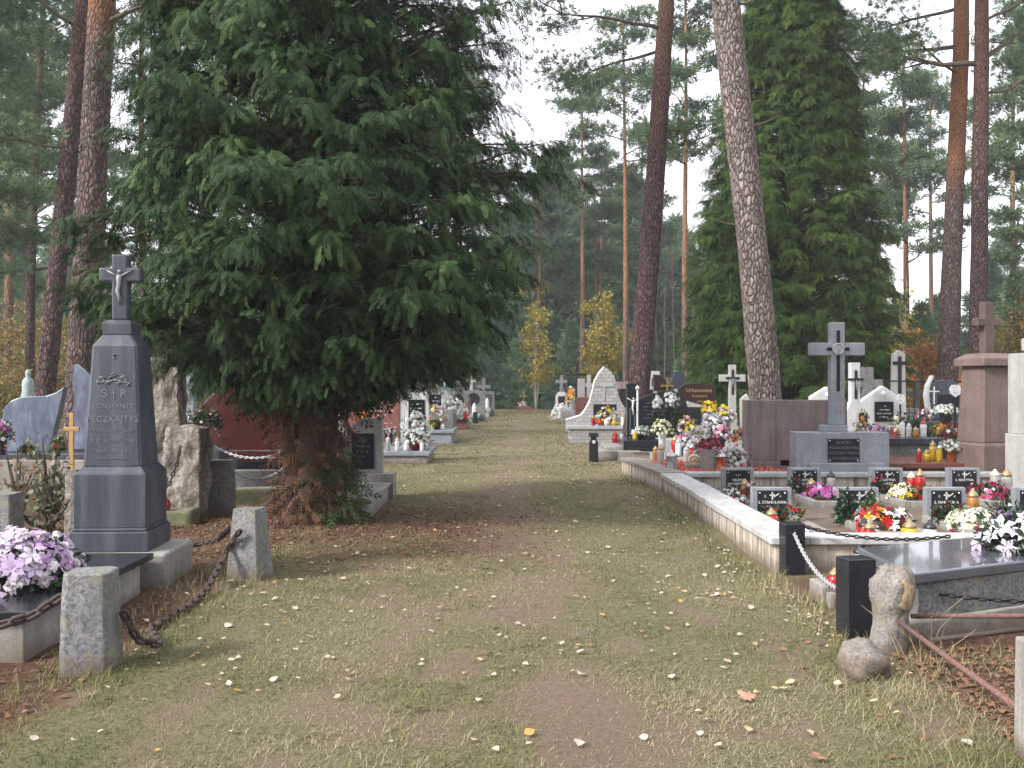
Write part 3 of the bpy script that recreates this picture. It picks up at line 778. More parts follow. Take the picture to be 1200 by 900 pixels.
# --- forest behind: a handful of kinds, copied
FP = [pine('pine_tree', 'slender pine of the hazy forest behind the graves', (-400, -300+8*i, 0), h_, .2, cf, lb, rc, 40+i, TUFT_FAR, 1.45, 'pines of the forest behind the cemetery', per=15, lean=(ln, 0), dead=4)
      for i, (h_, cf, lb, rc, ln) in enumerate(((23, .58, 15, 3.4, .5), (21, .48, 17, 3.2, -.6), (25, .6, 14, 3.8, .2), (19, .42, 18, 3.0, .8), (22, .36, 22, 3.5, -.2)))]
def place_pine(i, x, y, sc, label=None, first=[0]*5):
    o = FP[i]
    if first[i]: o = copy_tree(o)
    first[i] = 1
    o.location = (x, y, 0); o.rotation_euler = (0, 0, random.uniform(0, 6.28)); o.scale = (1, 1, 1) if False else (sc,)*3
    if label: o['label'] = label; 
    return o
rd = random.Random(21)
marks = [(626, 66, 1), (682, 60, 0), (701, 72, 1), (733, 52, 2), (752, 64, 0), (804, 46, 0), (590, 75, 3), (655, 80, 3), (1063, 52, 3), (1012, 58, 1), (1190, 48, 4), (975, 62, 2),
         (10, 40, 4), (-30, 34, 3), (170, 44, 4), (230, 56, 1), (330, 60, 0), (465, 62, 2), (520, 70, 0), (540, 58, 1), (1235, 40, 3), (1090, 70, 0), (1030, 80, 2), (850, 75, 1), (-90, 42, 2), (770, 85, 4), (720, 92, 4), (615, 95, 4)]
for px, Y, i in marks: place_pine(i, XX(px, Y), Y, rd.uniform(.76, .9) if 560 < px < 860 else rd.uniform(.9, 1.08))
n_ = 0
while n_ < 46:
    Y = rd.uniform(62, 135); x = rd.uniform(-.72, .72)*Y
    if .2 < x/Y < .62 and Y < 100 and rd.random() < .8 or abs(x/Y-.07) < .09 and rd.random() < .5: n_ += 1; continue
    place_pine(rd.randrange(5), x, Y, rd.uniform(.72, 1.0)); n_ += 1

# --- undergrowth: young conifers and autumn bushes
def young_conifer(label, loc, h_, rad, seed, group):
    r_ = np.random.default_rng(seed); root = thing('young_conifer', label, 'tree', loc, 0, group)
    MB().tube([(0, 0, -.1), (0, 0, h_*.95)], [.07, .015], 6).build('trunk', 'twig', root)
    n = 2600; t = r_.random(n)**1.25; z = h_*(.04+.95*t); R_ = rad*(1-t)**.8*(.75+.35*np.sin(z*7+r_.uniform(0, 1, n)))
    az = r_.uniform(0, 6.28, n); rr = R_*r_.uniform(.25, 1.05, n)
    L = np.stack([np.cos(az)*rr, np.sin(az)*rr, z+r_.normal(0, .1, n)], -1); D = np.stack([np.cos(az), np.sin(az), r_.normal(.15, .35, n)], -1)
    v, f = scatter(*TUFT_FAR, frames(D, roll=r_.uniform(0, 6.28, n)), L, r_.uniform(.7, 1.3, n)*1.1)
    quads('crown', v, f, 'spruce_needle', root, np.repeat(np.clip(r_.normal(.5, .2, n), 0, 1), len(TUFT_FAR[1]))); return root
YC = [young_conifer('young grey green conifer of the thicket at the end of the lane', (-400, -200+5*i, 0), h_, r_, 70+i, 'young conifers in the thicket behind the graves') for i, (h_, r_) in enumerate(((3.2, 1.7), (4.6, 1.9), (6.2, 2.1), (2.4, 1.5)))]
used_c = [0]*4
def place_con(i, x, y, sc):
    o = YC[i] if not used_c[i] else copy_tree(YC[i]); used_c[i] = 1
    o.location = (x, y, 0); o.rotation_euler = (0, 0, rd.uniform(0, 6.28)); o.scale = (sc*rd.uniform(.9, 1.2), sc*rd.uniform(.9, 1.2), sc); return o
for j in range(36): place_con(rd.randrange(4), XX(545+j*7.4+rd.uniform(-4, 4), 66), rd.uniform(63, 72), rd.uniform(.8, 1.2))
for j in range(60): 
    Y = rd.uniform(70, 95); place_con(rd.randrange(4), rd.uniform(-.62, .62)*Y, Y, rd.uniform(1.0, 1.9))
for j in range(44):
    Y = rd.uniform(78, 140); place_con(rd.choice((1, 2, 2)), rd.uniform(-.6, .34)*Y, Y, rd.uniform(2.0, 3.4))
for j in range(24): 
    Y = rd.uniform(44, 66); x = rd.choice((-1, 1))*rd.uniform(.18, .62)*Y; place_con(rd.randrange(4), x, Y, rd.uniform(.8, 1.3))
def leafy(name, label, loc, h_, rad, mat, seed, group=None, n=2600, low=.15, stem='twig', size=.13, cat='tree'):
    """small broadleaf tree or bush: stems and a cloud of leaf faces in clumps"""
    r_ = np.random.default_rng(seed); rdm = random.Random(seed); root = thing(name, label, cat, loc, 0, group); mb = MB(); cs = []
    for j in range(9):
        az = rdm.uniform(0, 6.28); l = h_*rdm.uniform(.55, 1); rr = rad*rdm.uniform(.15, .95)*(1 if l < h_*.85 else .4)
        mb.tube([(0, 0, -.05), (math.cos(az)*rr*.35, math.sin(az)*rr*.35, l*.5), (math.cos(az)*rr, math.sin(az)*rr, l)], [.035, .02, .006], 5)
        for q in range(6):
            s = rdm.uniform(low, 1); cs.append((math.cos(az)*rr*s+rdm.gauss(0, .25*rad), math.sin(az)*rr*s+rdm.gauss(0, .25*rad), l*s))
    mb.build('stems', stem, root)
    cs = np.array(cs); idx = r_.integers(0, len(cs), n); L = cs[idx]+r_.normal(size=(n, 3))*np.array([.2, .2, .16])*rad
    L[:, 2] = np.abs(L[:, 2])
    tv_ = np.array([(0, 0, 0), (.5, .3, .05), (1, 0, -.05), (.5, -.3, .05)]); tf_ = np.array([[0, 1, 2, 3]])
    v, f = scatter(tv_, tf_, frames(r_.normal(size=(n, 3))+np.array([0, 0, -.3]), roll=r_.uniform(0, 6.28, n)), L, size*r_.uniform(.6, 1.3, n))
    quads('crown', v, f, mat, root, np.clip(r_.normal(.5, .25, n)+r_.normal(0, .15, len(cs))[idx], 0, 1)); return root
leafy('birch_tree', 'small bright yellow birch in front of the forest at the lane end', (XX(703, 56), 56, 0), 6.9, 1.35, 'birch_yellow', 1, n=4800, low=.35, stem='twig_pale', size=.19)
leafy('birch_tree', 'young yellow orange birch by a pine trunk left of the lane end', (XX(628, 60), 60, 0), 7.6, 1.1, 'birch_yellow', 2, n=3000, low=.35, stem='twig_pale', size=.17)
leafy('birch_tree', 'thin yellow birch rising between the tall thuja and the orange pine', (XX(1058, 40), 40, 0), 6.6, .8, 'birch_yellow', 3, n=800, low=.45, stem='twig_pale', size=.14)
leafy('oak_bush', 'orange brown oak bush beside the orange pine trunk', (XX(1083, 36), 36, 0), 3.5, 1.2, 'oak_orange', 4, n=3200, size=.13)
leafy('oak_bush', 'low orange oak bush behind the black iron cross', (XX(1052, 39), 39, 0), 2.5, 1.1, 'bush_mixed', 5, n=2200, size=.13)
leafy('oak_bush', 'green and ochre oak bush at the right edge behind the pale stele', (XX(1192, 30), 30, 0), 4.6, 1.3, 'bush_mixed', 6, n=3600, size=.13)
leafy('oak_bush', 'green yellow sapling in the thicket above the sail shaped tomb', (XX(692, 54), 54, 0), 3.2, .8, 'bush_mixed', 7, n=1300, size=.15)
ab = leafy('autumn_bush', 'rusty autumn bush in the thicket behind the graves on the left', (XX(15, 34), 34, 0), 3.6, 2.0, 'bush_mixed', 8, 'autumn bushes behind the left graves', n=3400, size=.14)
for px, Y, sc in ((50, 38, 1.1), (-25, 30, .9), (90, 42, 1.2), (150, 40, 1.0), (215, 46, 1.2), (10, 46, 1.5), (-70, 36, 1.2), (120, 50, 1.6)): dup(ab, (XX(px, Y), Y, 0), rd.uniform(0, 6), sc)
ob = leafy('autumn_bush', 'rusty autumn bush in the thicket behind the graves on the right', (XX(1005, 48), 48, 0), 2.8, 1.6, 'oak_orange', 9, 'autumn bushes behind the right graves', n=1800, size=.16)
for px, Y, sc in ((970, 52, 1.1), (1040, 55, 1.3), (1105, 48, 1), (1150, 46, 1.1), (860, 58, 1), (790, 60, .9), (1230, 50, 1.4)): dup(ob, (XX(px, Y), Y, 0), rd.uniform(0, 6), sc)
# the wood goes on at both sides and closes round the near end of the cemetery
for j in range(46):
    Y = rd.uniform(34, 95); x = rd.choice((-1, 1))*rd.uniform(.74, 1.5)*Y; place_pine(rd.randrange(5), x, Y, rd.uniform(.75, 1.05)); place_con(rd.randrange(3), x+rd.uniform(-6, 6), Y+rd.uniform(-5, 5), rd.uniform(.9, 2.0))
for j in range(34):
    a = R(rd.uniform(95, 208)); d = rd.uniform(17, 55); x, y = math.sin(a)*d, math.cos(a)*d
    if y > -3 and abs(x) < 22: continue
    o = place_pine(rd.randrange(5), x, y, rd.uniform(.75, 1.05), 'pine of the wood on the near side of the cemetery'); o['group'] = 'pines of the wood on the near side'
    o = place_con(rd.randrange(3), x+rd.uniform(-4, 4), y-rd.uniform(0, 5), rd.uniform(1, 2.2)); o['label'] = 'young conifer of the wood on the near side of the cemetery'; o['group'] = 'young conifers of the wood on the near side'
# bare thin stems
def sapling(label, px, Y, h_, seed, mat='twig_pale', r0=.035, group=None):
    rdm = random.Random(seed); root = thing('bare_sapling', label, 'tree', (XX(px, Y), Y, 0), 0, group); mb = MB(); p = Vector((0, 0, -.05)); pts = [p.copy()]
    for j in range(7): p = p+Vector((rdm.uniform(-.08, .08), rdm.uniform(-.08, .08), h_/7)); pts.append(p.copy())
    mb.tube(pts, [r0*(1-.8*j/7) for j in range(8)], 6); m2 = mb
    for j in range(9):
        b = pts[rdm.randint(3, 6)]; a = rdm.uniform(0, 6.28); l = h_*rdm.uniform(.1, .22)
        m2.tube([b, b+Vector((math.cos(a)*l*.5, math.sin(a)*l*.5, l*.7)), b+Vector((math.cos(a)*l*.8, math.sin(a)*l*.8, l*1.3))], [.012, .008, .004], 4)
    m2.build('trunk', mat, root); return root
sapling('bare pale sapling stem rising behind the far left crosses', 561, 52, 3.2, 1)
for j, (px, Y, h_) in enumerate(((778, 50, 9), (790, 55, 10), (770, 58, 8), (814, 60, 9), (665, 62, 7))): sapling('thin leafless sapling in the gap between the leaning pines and forest', px, Y, h_, 5+j, 'twig', .05, 'leafless saplings in the forest edge')
sapling('thin pale leafless stem behind the granite cross', 1027, 33, 3.0, 20)
# ------------------------------------------------------------------ candles, flowers, chains: the small things on the graves
PROF = {
 'jar': ([(.034, 0), (.046, .008), (.05, .05), (.047, .09), (.038, .112), (.036, .12)], [(.041, .1185), (.044, .124), (.042, .134), (.03, .15), (.016, .16), (.014, .172), (.004, .178)]),
 'tall': ([(.04, 0), (.05, .008), (.046, .06), (.05, .12), (.05, .19), (.04, .21)], [(.044, .2085), (.048, .216), (.044, .23), (.026, .255), (.016, .262), (.014, .275), (.003, .282)]),
 'bulb': ([(.034, 0), (.044, .008), (.058, .04), (.062, .07), (.052, .1), (.04, .11)], [(.043, .1085), (.046, .114), (.042, .126), (.028, .142), (.015, .15), (.013, .162), (.003, .166)]),
 'lantern': ([(.062, 0), (.07, .006), (.07, .02), (.064, .024), (.064, .15), (.07, .154), (.07, .165)], [(.074, .1635), (.076, .172), (.05, .2), (.03, .215), (.014, .22), (.012, .236), (.003, .24)]),
 'cone': ([(.055, 0), (.06, .006), (.058, .03), (.03, .12), (.02, .135)], [(.026, .1335), (.028, .14), (.022, .165), (.012, .175), (.003, .178)]),
}
_cc = {}
def candle(loc, kind, glass, lid, label, sc=1.0, group=None, rz=0):
    key = (kind, glass, lid)
    if key in _cc: return dup(_cc[key], loc, rz, sc, label, group)
    r = thing('grave_candle', label, 'candle', loc, rz, group); r.scale = (sc,)*3
    b, l = PROF[kind]
    MB().lathe(b, 14).build('jar', glass, r, smooth=True)
    MB().lathe(l, 14).build('lid', lid, r, smooth=True)
    if kind == 'lantern':
        m = MB()
        for k in range(4):
            a = k*math.pi/2+.4; x, y = .069*math.cos(a), .069*math.sin(a); m.tube([(x, y, .015), (x, y, .16)], .005, 5)
        m.build('frame', lid, r)
    _cc[key] = r
    if group is None and 'group' in r.keys(): pass
    return r

def petal_ring(n, l, w_, el, z0=0, r0=.0, seed=0, jag=.15):
    r_ = random.Random(seed); vs = []; fs = []
    for i in range(n):
        a = 2*math.pi*i/n+r_.uniform(-.15, .15); ll = l*r_.uniform(1-jag, 1+jag); e = el+r_.uniform(-.15, .15)
        c, s = math.cos(a), math.sin(a); k = len(vs)
        def pt(u, v, dz): 
            x = r0+u*math.cos(e); z = z0+u*math.sin(e)+dz
            return (x*c-v*s, x*s+v*c, z)
        vs += [pt(0, 0, 0), pt(ll*.58, -w_/2, .07*ll), pt(ll*.62, 0, -.01*ll), pt(ll*.58, w_/2, .07*ll), pt(ll, 0, -.16*ll)]
        fs += [(k, k+1, k+2, k+3), (k+2, k+1, k+4, k+3)]
    return vs, fs
def bl(*rings):
    V, Q_, T = join_np([(np.array(v), np.array(f), np.zeros(len(f))) for v, f in rings]); return V, Q_
BLOOM = {  # unit-size blossoms; the bloom faces +Z
 'mum': bl(petal_ring(9, .5, .3, .0, .05, seed=1), petal_ring(8, .42, .28, .5, .1, seed=2), petal_ring(6, .3, .24, 1.0, .15, seed=3)),
 'lily': bl(petal_ring(6, .62, .3, .25, .02, seed=4, jag=.06), petal_ring(6, .22, .06, .9, .05, seed=5)),
 'carnation': bl(petal_ring(8, .42, .34, .25, .0, seed=6, jag=.3), petal_ring(7, .36, .3, .8, .05, seed=7, jag=.3), petal_ring(4, .3, .28, 1.3, .08, seed=8)),
 'aster': bl(petal_ring(12, .5, .16, .1, .03, seed=9), petal_ring(5, .14, .14, .8, .06, seed=10)),
}
LEAF4 = (np.array([(0, 0, 0), (.5, .2, .06), (1, 0, -.1), (.5, -.2, .06)]), np.array([[0, 1, 2, 3]]))
def dome(n, r, hz, r_, low=-.1, jit=.1):
    """n points spread over a low dome: positions and outward directions"""
    i = np.arange(n)+.5; u = 1-(1-low)*i/n; ph = i*2.39996+r_.uniform(0, 6)
    s = np.sqrt(np.maximum(0, 1-u*u)); d = np.stack([s*np.cos(ph), s*np.sin(ph), u], -1)+r_.normal(0, jit, (n, 3))
    return d*np.array([r, r, hz]), nrm(d*np.array([1, 1, r/max(hz, .01)*.6])+np.array([0, 0, .25]))
_seed = [100]
def flowers(name, label, loc, r, hz, blooms, pot=None, pot_h=.14, pot_r=None, lift=None, leaf='leaf_green', leaves=160, cat=None, group=None, low=-.05, rz=0, ls=.09, stretch=(1, 1)):
    """blooms: list of (petal material, kind, count, size).  pot: material or None for an arrangement laid on the grave"""
    r *= .7; hz *= .8; blooms = [(a_, b_, max(1, int(c_*1.25)), d_*.74) for a_, b_, c_, d_ in blooms]; leaves = int(leaves*1.3); ls *= .7; _seed[0] += 1; r_ = np.random.default_rng(_seed[0])
    root = thing(name, label, cat or ('flower pot' if pot else 'flowers'), loc, rz, group)
    z0 = pot_h if pot else (lift if lift is not None else .03)
    if pot:
        pr = pot_r or r*.55
        MB().lathe([(pr*.72, 0), (pr*.78, .004), (pr*.95, pot_h*.82), (pr*1.06, pot_h*.84), (pr*1.08, pot_h*.99), (pr*.95, pot_h), (pr*.9, pot_h*.93)], 16).build('pot', pot, root, smooth=True)
    c = np.array([0, 0, z0]); st = np.array([stretch[0], stretch[1], 1])
    if leaves:
        p, d = dome(leaves, r*.92, hz*.86, r_, -.35 if pot else -.02, .22); p = p*r_.uniform(.55, 1.03, (leaves, 1))*st; p[:, 2] = np.maximum(p[:, 2], -z0*.7)
        v, f = scatter(*LEAF4, frames(d+r_.normal(0, .6, (leaves, 3)), roll=r_.uniform(0, 6, leaves)), p+c, ls*r_.uniform(.7, 1.3, leaves))
        quads('foliage', v, f, leaf, root, r_.random(leaves))
    tot = sum(b_[2] for b_ in blooms); p, d = dome(tot, r, hz, r_, low, .10); p = p*r_.uniform(.93, 1.06, (tot, 1))*st; order = r_.permutation(tot); k = 0
    for mat, kind, n, size in blooms:
        ii = order[k:k+n]; k += n; tv_, tf_ = BLOOM[kind]
        M = frames(d[ii]+r_.normal(0, .25, (n, 3)), up=r_.normal(size=(n, 3)))[:, :, [1, 2, 0]]
        v, f = scatter(tv_, tf_, M, p[ii]+c, size*r_.uniform(.8, 1.2, n))
        quads('blossoms', v, f, mat, root, np.repeat(np.clip(r_.normal(.5, .3, n), 0, 1), len(tf_)), smooth=True)
    return root

# chains of real links
def chain(name, label, pts, link_l, wire, mat, parts=True, group=None):
    """pts: polyline the chain hangs along; every second link stands on edge"""
    P_ = [Vector(p) for p in pts]; seg = [(b-a).length for a, c, b in zip(P_[:-1], P_[1:], P_[1:])]; L = sum(seg)
    pitch = link_l-2*wire*1.02; n = max(2, int(L/pitch)); root = thing(name, label, 'chain', P_[0], 0, group); o0 = P_[0]
    def at(s):
        for a, b, l in zip(P_[:-1], P_[1:], seg):
            if s <= l: return a.lerp(b, s/l) if l else a
            s -= l
        return P_[-1]
    h = link_l/2-wire; rr = h*.52; loop = []
    for k in range(14):
        a = 2*math.pi*k/14; x = math.cos(a)*rr+(h-rr)*(1 if math.cos(a) > 0 else -1); loop.append((x, math.sin(a)*rr, 0))
    src = None; allm = MB()
    for j in range(n):
        s = (j+.5)*L/n; p = at(s)-o0; t = (at(min(L, s+.02))-at(max(0, s-.02))).normalized()
        y = t.cross(Vector((0, 0, 1)))
        y = y.normalized() if y.length > .05 else Vector((1, 0, 0))
        z = y.cross(t)
        ro = .45+(math.pi/2 if j % 2 else 0)
        y2 = y*math.cos(ro)+z*math.sin(ro); z2 = t.cross(y2)
        M = Matrix((t, y2, z2)).transposed().to_4x4(); M.translation = p
        if parts:
            if src is None: lk = src = MB().tube(loop, wire, 7, closed=True).build('link', mat, root, smooth=True)
            else: lk = src.copy(); COL.objects.link(lk); lk.parent = root
            lk.matrix_local = M
        else:
            m = MB().tube(loop, wire, 5, closed=True); allm.add([M @ Vector(v) for v in m.v], m.f)
    if not parts: allm.build('links', mat, root, smooth=True)
    return root
def sag(a, b, drop, n=16, floor=None):
    a, b = Vector(a), Vector(b); out = []
    for i in range(n+1):
        t = i/n; p = a.lerp(b, t); p.z -= drop*4*t*(1-t)
        if floor is not None: p.z = max(p.z, floor)
        out.append(p)
    return out
# ------------------------------------------------------------------ left side of the lane
def bollard(label, loc, w0, w1, d0, h_, mat='grey_granite', rz=0, seed=0, name='granite_bollard', cham=.25, group=None):
    o = MB(); w0 /= 2; w1 /= 2; d0 /= 2; d1 = d0*w1/w0; c = cham
    def ring(a, b, z): return [(-a, -b*(1-c), z), (-a*(1-c), -b, z), (a*(1-c), -b, z), (a, -b*(1-c), z), (a, b*(1-c), z), (a*(1-c), b, z), (-a*(1-c), b, z), (-a, b*(1-c), z)]
    vs = ring(w0, d0, -.08)+ring(w1, d1, h_); fs = [tuple(range(7, -1, -1)), tuple(range(8, 16))]+[(i, (i+1) % 8, (i+1) % 8+8, i+8) for i in range(8)]
    b = o.add(vs, fs).build(name, mat, bevel=.008); roughen(b, .012, 5, 3, seed, False)
    b.location = loc; b.rotation_euler = (0, 0, rz); return tag(b, label, 'bollard', group)
bA = bollard('nearest left granite bollard, lichen spotted, with a heavy rusty chain on each side', P(107, 783), .285, .235, .25, .52, rz=.1, seed=1)
bB = bollard('tapered granite bollard in the grass with a rusty chain hanging from its face', P(293, 678), .29, .19, .27, .55, rz=-.25, seed=2, cham=.08)
bC = bollard('granite bollard at the left edge behind the pink lily wreath', (-4.52, 8.7, 0), .3, .26, .28, .55, seed=3, cham=.1)
bD = bollard('square granite bollard with white chains before the red tombstone', P(260, 600), .27, .25, .25, .62, seed=4, cham=.06)
bE = bollard('thin weathered stone post behind the rose bush left of the obelisk', (XX(86, 9.6), 9.6, 0), .13, .11, .13, .68, 'rough_stone', seed=5, name='stone_post', cham=.1)
A = P(107, 783); B = P(293, 678)
def hook(a, b, g, n): return a
ca = Vector((A.x+.16, A.y+.02, .30)); cb = Vector((B.x-.03, B.y-.16, .40))
mid1 = Vector((A.x+.26, A.y+.42, .04)); mid2 = P(225, 708, .03); mid3 = P(255, 668, .12)
chain('rusty_chain', 'heavy rusty chain sagging to the grass between the two near left bollards', [ca, (A.x+.20, A.y+.12, .12), (A.x+.25, A.y+.3, .045), P(175, 738, .035), P(200, 722, .035), mid2, P(243, 690, .06), P(258, 662, .15), P(268, 640, .27), cb], .088, .0115, 'rust')
chain('rusty_chain', 'heavy rusty chain running from the nearest left bollard out of the picture', [Vector((A.x-.14, A.y-.02, .39)), Vector((A.x-.25, A.y-.14, .31)), Vector((A.x-.42, A.y-.27, .27)), Vector((A.x-.62, A.y-.45, .29)), Vector((A.x-.95, A.y-.6, .4))], .094, .0125, 'rust')
chain('rusty_chain', 'rusty chain lying low from the tapered bollard back to the rough stone post', [Vector((B.x-.12, B.y+.06, .42)), P(255, 632, .2), P(235, 637, .12), P(212, 641, .1), P(190, 636, .12), P(178, 622, .2)], .085, .011, 'rust')
chain('rusty_chain', 'dark rusty chain from the left edge bollard towards the stone post', sag((-4.42, 8.75, .42), (XX(86, 9.6), 9.5, .4), .22, 10), .08, .01, 'rust')

# the black obelisk with its cross
mo = thing('obelisk_monument', 'tall dark blue granite obelisk topped by a cross with a small crucified figure', 'monument', (-2.99, 7.52, 0), R(3))
MB().box(-.5, .44, -.36, .36, -.1, .27).build('footing', 'concrete', mo, bevel=.02)
MB().box(-.285, .285, -.285, .285, .27, .42).box(-.268, .268, -.268, .268, .42, .445).build('base_step', 'dark_blue_granite', mo, bevel=.008)
pd = MB().box(-.262, .262, -.262, .262, .445, .845).box(-.262, .262, -.262, .262, .845, .90, .05, .05).build('pedestal', 'dark_blue_granite', mo, bevel=.006)
m = MB(); w0, w1, z0, z1, z2 = .215, .165, .90, 1.80, 1.885
def octa(w_, c, z): return [(-w_, -w_+c, z), (-w_+c, -w_, z), (w_-c, -w_, z), (w_, -w_+c, z), (w_, w_-c, z), (w_-c, w_, z), (-w_+c, w_, z), (-w_, w_-c, z)]
vs = octa(w0, .018, z0)+octa(w1, .016, z1)+octa(w1*.66, .016, z2)
fs = [tuple(range(7, -1, -1)), tuple(range(16, 24))]
for k in (0, 8): fs += [(k+i, k+(i+1) % 8, k+(i+1) % 8+8, k+i+8) for i in range(8)]
m.add(vs, fs).build('shaft', 'dark_blue_granite', mo, bevel=.004)
MB().box(-.108, .108, -.108, .108, 1.885, 1.975).box(-.108, .108, -.108, .108, 1.975, 2.0, .03, .03).build('collar', 'dark_blue_granite', mo, bevel=.006)
cr = MB().cross(0, 2.0, 2.5, 2.345, .31, .115, -.055, .055, .105).build('cross', 'dark_blue_granite', mo, bevel=.012)
def corpus(parent, x, y, z, s, mat, name='corpus'):
    """small crucified figure: head, trunk, bent legs and raised arms as one skin"""
    m_ = MB()
    m_.tube([(x, y, z-.30*s), (x+.012*s, y-.03*s, z-.2*s), (x-.02*s, y-.02*s, z-.1*s), (x, y-.01*s, z), (x, y-.01*s, z+.1*s), (x, y-.012*s, z+.15*s)], [.012*s, .02*s, .028*s, .03*s, .042*s, .02*s], 8)
    m_.lathe([(.004*s, -.03*s), (.022*s, -.015*s), (.027*s, .006*s), (.016*s, .03*s)], 8, (x+.012*s, y-.02*s, z+.19*s))
    for sx in (-1, 1): m_.tube([(x+sx*.03*s, y-.01*s, z+.125*s), (x+sx*.1*s, y-.008*s, z+.165*s), (x+sx*.185*s, y, z+.215*s)], [.017*s, .013*s, .009*s], 6)
    return m_.build(name, mat, parent, smooth=True)
corpus(mo, 0, -.062, 2.27, .5, 'silver_paint')
fy = lambda z: -(w0+(w1-w0)*(z-z0)/(z1-z0))-.001
tl = math.atan((w0-w1)/(z1-z0))
for s_, sz, z in (('Ś † P', .085, 1.44), ('KONSTANTY', .052, 1.345), ('PECZKAJTYS', .068, 1.25), ('PROBOSZCZ PARAFII', .034, 1.165), ('W STUDZIENICZNEJ', .036, 1.09), ('* 1849   ZM. 1916', .04, 1.01), ('WIECZNY ODPOCZYNEK', .022, .955)):
    text(s_, sz, 'letter_grey', mo, (0, fy(z), z), .0025, tilt=-tl)
m = MB()                                      # carved spray of leaves and the small chalice sign near the top
rdm = random.Random(4)
for k in range(16):
    x = -.11+.22*k/15; z = 1.56+.03*math.sin(k*1.1)-.03*(abs(x)/.11); a = rdm.uniform(-.9, .9)
    m.tube([(x-.022*math.cos(a), fy(z)-.001, z-.022*math.sin(a)), (x, fy(z)-.006, z), (x+.022*math.cos(a), fy(z)-.001, z+.022*math.sin(a))], [.002, .007, .002], 5)
m.tube([(-.12, fy(1.5), 1.52), (0, fy(1.53)-.003, 1.54), (.12, fy(1.5), 1.52)], .005, 5)
m2 = MB(); m2.lathe([(.012, -.014), (.004, -.006), (.004, 0), (.016, .012), (.014, .014)], 8, (0, fy(1.72)-.003, 1.72))
m.build('carved_spray', 'letter_grey', mo); m2.build('emblem', 'letter_grey', mo)

# the grave before it
gt = thing('tomb', 'low grave with a polished black slab under the pink lily wreath', 'grave', (-3.05, 6.2, 0))
MB().box(-.48, .40, -.87, .80, -.1, .24).build('curb', 'concrete', gt, bevel=.01)
MB().box(-.53, .45, -.92, .93, .24, .285).build('cover_slab', 'black_granite', gt, bevel=.008)
flowers('flower_wreath', 'big arrangement of white and lilac pink lilies on the black slab', (-2.98, 5.95, .285), .42, .31,
        [('petal_lilac', 'lily', 44, .19), ('petal_pink_lilac', 'lily', 30, .18), ('petal_pale', 'mum', 40, .14)], leaf='leaf_dark', leaves=700, low=.10, ls=.10, lift=.05)
candle((-2.98, 6.42, .285), 'bulb', 'lid_cream', 'lid_cream', 'cream coloured candle peeping over the lily arrangement', 1.6)

# rough split stone and its post
def block(name, label, cat, mat, loc, dims, cuts, amp, scale, seed, rz=0, taper=(0, 0), bev=.02):
    o = MB().box(-dims[0]/2, dims[0]/2, -dims[1]/2, dims[1]/2, -.12, dims[2], taper[0], taper[1]).build(name, mat)
    roughen(o, amp, scale, cuts, seed); o.location = loc; o.rotation_euler = (0, 0, rz); return tag(o, label, cat)
block('rough_monument', 'tall rough hewn pale stone with broken face behind the obelisk', 'monument', 'rough_stone', (XX(184, 12.2), 12.3, 0), (.62, .36, 1.80), 22, .12, 3.8, 3, taper=(.03, .03))
rp = block('stone_post', 'rough quarry stone post carrying an old chain beside the split monument', 'post', 'rough_stone', (XX(217, 11.2), 11.3, 0), (.42, .3, 1.03), 18, .085, 5, 8, rz=-.12)
chain('rusty_chain', 'old chain hanging down the face of the rough stone post', [(XX(212, 11), 10.99, .83), (XX(208, 11), 10.97, .62), (XX(200, 11), 10.98, .42), (XX(190, 11), 10.98, .28)], .075, .009, 'rust')
candle((XX(197, 10.9), 10.85, .13), 'bulb', 'red_glass', 'red_glass', 'single red candle at the foot of the rough stone post', .8)
block('stone_block', 'low dark stone block carrying the red candle by the rough post', 'stone', 'mossy_stone', (XX(205, 10.95), 10.88, 0), (.5, .3, .13), 6, .03, 4, 2)
# red tombstone plot
rt = thing('tombstone', 'large polished dark red granite tombstone half hidden by the thuja', 'tombstone', (XX(282, 14.2), 14.2, 0))
MB().box(-.75, .72, -.2, .3, -.1, .42).build('plinth', 'black_granite', rt, bevel=.01)
pts = [(-.60, .42), (.62, .42), (.66, 1.0), (.6, 1.42), (-.3, 1.46), (-.66, 1.1), (-.68, .75)]
MB().prism_xz(pts, -.08, .1).build('headstone', 'red_granite', rt, bevel=.01)
rl = MB()
for z in (.5, .6): rl.tube([(-.62, -.6, z), (.75, -.6, z)], .007, 6)
for x in (-.6, .1, .7): rl.tube([(x, -.6, 0), (x, -.6, .61)], .010, 6)
o = rl.build('handrail', 'silver_paint', loc=(XX(282, 14.2), 14.2, 0)); tag(o, 'thin pale double rail in front of the red tombstone', 'rail')
gp = thing('tombstone', 'narrow grey stele standing behind the rough stone post', 'tombstone', (XX(214, 15.5), 15.5, 0))
MB().box(-.34, .34, -.18, .18, -.1, .55).build('plinth', 'dark_blue_granite', gp, bevel=.01); MB().box(-.24, .2, -.1, .1, .8, 1.8).build('headstone', 'blue_grey_granite', gp, bevel=.01); MB().box(-.28, .26, -.13, .13, .55, .8).build('step', 'light_granite', gp, bevel=.01)
cu = MB().box(-.15, 1.75, -.1, .1, -.1, .2).build('stone_curb', 'mossy_stone', bevel=.02, loc=(-3.62, 12.4, 0)); cu.rotation_euler = (0, 0, .35); roughen(cu, .02, 5, 5, 3); tag(cu, 'mossy stone curb slanting towards the thuja trunk', 'curb')
cu = MB().box(-.9, .9, -.09, .09, -.1, .36).build('stone_curb', 'grey_granite', bevel=.015, loc=(XX(300, 13.2), 13.3, 0)); tag(cu, 'straight grey curb stone at the foot of the red tombstone', 'curb')
D = P(260, 600)
